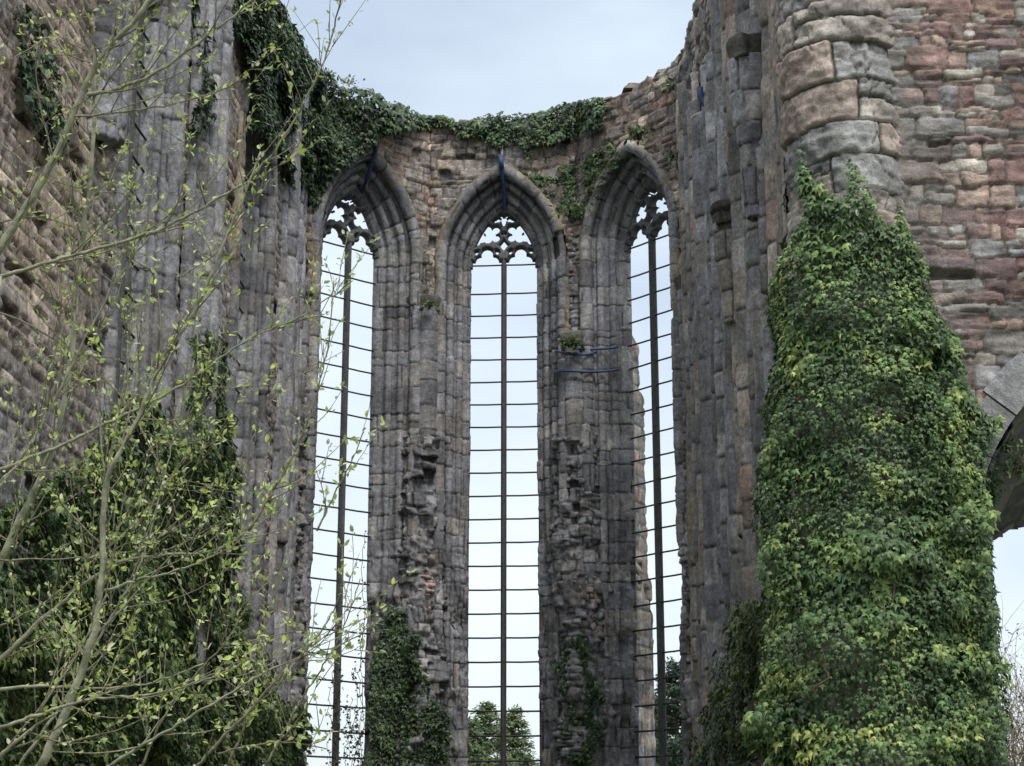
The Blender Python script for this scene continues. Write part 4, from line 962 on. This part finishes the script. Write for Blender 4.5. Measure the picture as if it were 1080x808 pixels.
def bare_bush(label, c, H, W, seed, nst=26, col=TWIG, leafpal=None, nl=0, name='bare_shrub'):
    rng = np.random.default_rng(seed); o = thing(name, label, 'shrub', tuple(c)); a = Acc(); tips = []
    def grow(p, d, L, r, lv):
        m = 6; q = [p]
        for k in range(m - 1):
            d = d + rng.normal(0, .12, 3) + np.array([0, 0, .04]); d /= np.linalg.norm(d); q.append(q[-1] + d * L / (m - 1))
        q = np.array(q); a.tube(q, np.linspace(r, r * .45, m), 4); tips.extend(q[2:])
        if lv:
            for _ in range(4): i = rng.integers(1, m); dd = d + rng.normal(0, .55, 3); dd[2] = abs(dd[2]) * .8 + .1; grow(q[i], dd / np.linalg.norm(dd), L * rng.uniform(.35, .6), r * .5, lv - 1)
    for _ in range(nst):
        an = rng.uniform(0, 6.28); rr = rng.random()**.5 * W * .5; p = np.array(c) + np.array([rr * math.cos(an), rr * math.sin(an), 0])
        grow(p, np.array([math.cos(an) * .25, math.sin(an) * .25, 1.0]), H * rng.uniform(.5, .85), .014 + H * .002, 2)
    a.build('branches', col, o); tips = np.array(tips)
    if nl:
        idx = rng.integers(0, len(tips), nl); P = tips[idx] + rng.normal(0, .08, (nl, 3)); lp_ = np.array(leafpal)
        leaves('leaves', P, rng.normal(0, 1, (nl, 3)) + (0, -.3, .5), rng.normal(0, 1, (nl, 3)), rng.uniform(.05, .11, nl), lp_[rng.integers(0, len(lp_), nl)] * rng.uniform(.7, 1.3, (nl, 1)), LEAF_SOFT, o, (OVAL_V, OVAL_T))
PALEBR = plain('pale_twigs', (.24, .2, .15), .85, 0, 20, .4)
bare_bush('bare leafless tree behind the right side of the middle lancet foot', (at(563, 745, 88)[0], 88, 0), 8.2, 1.5, 8, 9, PALEBR)
for i, (px, yt, Y, lab) in enumerate(((1068, 715, 44, 'tall pale leafless shrub seen through the arch, nearest the pier ivy'), (1095, 705, 46, 'pale leafless shrub farther right beyond the arch opening'), (1050, 745, 42, 'low brown twiggy shrub at the ivy edge beyond the arch'))):
    tp = at(px, yt, Y); bare_bush(lab, (tp[0], Y, 0), tp[2] * 1.02, 2.6, 30 + i, 75, PALEBR, [(.12, .14, .05), (.17, .15, .08), (.2, .17, .1)], 5000)

# thin creepers trailing over the left lancet
cr = thing('creeper', 'wispy leafless creeper strands trailing across the bottom of the left lancet', 'climbing plant', (-5.5, 49.9, 3.7)); a = Acc(); rng = np.random.default_rng(3); cp = []
for px, y0, y1 in ((338, 690, 815), (345, 720, 815), (352, 705, 815), (364, 745, 815), (372, 735, 815), (380, 700, 815), (388, 640, 815), (392, 560, 815), (385, 745, 815)):
    b = BAYS[-1]; m = 26; q = []
    for k in range(m):
        y = y0 + (y1 - y0) * k / (m - 1); x = px + 2.5 * math.sin(k * .6 + px); p0 = at(x, y, 51.6); xr = (p0[:2] - b.C) @ b.d
        q.append(b.P(xr, .3, p0[2]))
    q = np.array(q) + rng.normal(0, .03, (m, 3)); a.tube(q, .009, 4); cp.append(q)
a.build('strands', VINE, cr); cp = np.concatenate(cp); cp = cp[rng.integers(0, len(cp), 420)] + rng.normal(0, .05, (420, 3))
leaves('leaves', cp, rng.normal(0, 1, (420, 3)) - (0, 1, 0), rng.normal(0, 1, (420, 3)) - (0, 0, .8), rng.uniform(.05, .12, 420), np.tile((.05, .07, .03), (420, 1)) * rng.uniform(.6, 1.5, (420, 1)), LEAF, cr)

# ------------------------------------------------------------------ light
w = bpy.data.worlds.new('World'); SC.world = w; w.use_nodes = True; nt = w.node_tree; N = nt.nodes; L = nt.links; bg = N['Background']
sky = N.new('ShaderNodeTexSky'); sky.sky_type = 'NISHITA'; sky.sun_disc = False; sky.sun_elevation = R(52); SUNROT = R(160); sky.sun_rotation = SUNROT
sky.air_density = 1.0; sky.dust_density = 2.5; sky.ozone_density = 1.2
tc = N.new('ShaderNodeTexCoord'); cn = N.new('ShaderNodeTexNoise'); cn.inputs['Scale'].default_value = 3.5; cn.inputs['Detail'].default_value = 5; cn.inputs['Roughness'].default_value = .5
mpg = N.new('ShaderNodeMapping'); mpg.inputs['Scale'].default_value = (1, 1, 2.4); L.new(tc.outputs['Generated'], mpg.inputs['Vector']); L.new(mpg.outputs[0], cn.inputs['Vector'])
mrn = N.new('ShaderNodeMapRange'); mrn.inputs[1].default_value = .3; mrn.inputs[2].default_value = .7; mrn.inputs[3].default_value = .45; mrn.inputs[4].default_value = .95; L.new(cn.outputs[0], mrn.inputs[0])
mix = N.new('ShaderNodeMix'); mix.data_type = 'RGBA'; L.new(mrn.outputs[0], mix.inputs['Factor']); L.new(sky.outputs[0], mix.inputs['A']); 
sx = N.new('ShaderNodeSeparateXYZ'); L.new(tc.outputs['Generated'], sx.inputs[0]); rz = N.new('ShaderNodeValToRGB'); L.new(sx.outputs['Z'], rz.inputs[0])
rz.color_ramp.elements[0].position = 0.0; rz.color_ramp.elements[0].color = (.46, .49, .51, 1); rz.color_ramp.elements[1].position = .48; rz.color_ramp.elements[1].color = (.325, .38, .44, 1); ez = rz.color_ramp.elements.new(.85); ez.color = (1, 1, 1, 1)
scb = N.new('ShaderNodeVectorMath'); scb.operation = 'SCALE'; scb.inputs['Scale'].default_value = 16.0; L.new(rz.outputs[0], scb.inputs[0]); L.new(scb.outputs[0], mix.inputs['B'])
L.new(mix.outputs['Result'], bg.inputs['Color']); bg.inputs['Strength'].default_value = .11
sd = bpy.data.lights.new('sun', 'SUN'); sd.energy = 1.5; sd.angle = R(14); sd.color = (1, .97, .92); so = bpy.data.objects.new('sun', sd); COL.objects.link(so)
# sun direction: behind the camera, to the right
el, az = R(52), R(160)
v = np.array([math.sin(az) * math.cos(el), math.cos(az) * math.cos(el), math.sin(el)])
from mathutils import Vector
so.rotation_euler = Vector(v).to_track_quat('Z', 'Y').to_euler(); so.location = (0, -10, 40)
vs = SC.view_settings; SC.display_settings.display_device = 'sRGB'; vs.view_transform = 'Standard'; vs.look = 'None'; vs.gamma = 1; vs.exposure = .5; vs.use_curve_mapping = False
SC.render.engine = 'CYCLES'; SC.cycles.max_bounces = 6; SC.cycles.diffuse_bounces = 3; SC.cycles.glossy_bounces = 2; SC.cycles.transmission_bounces = 2
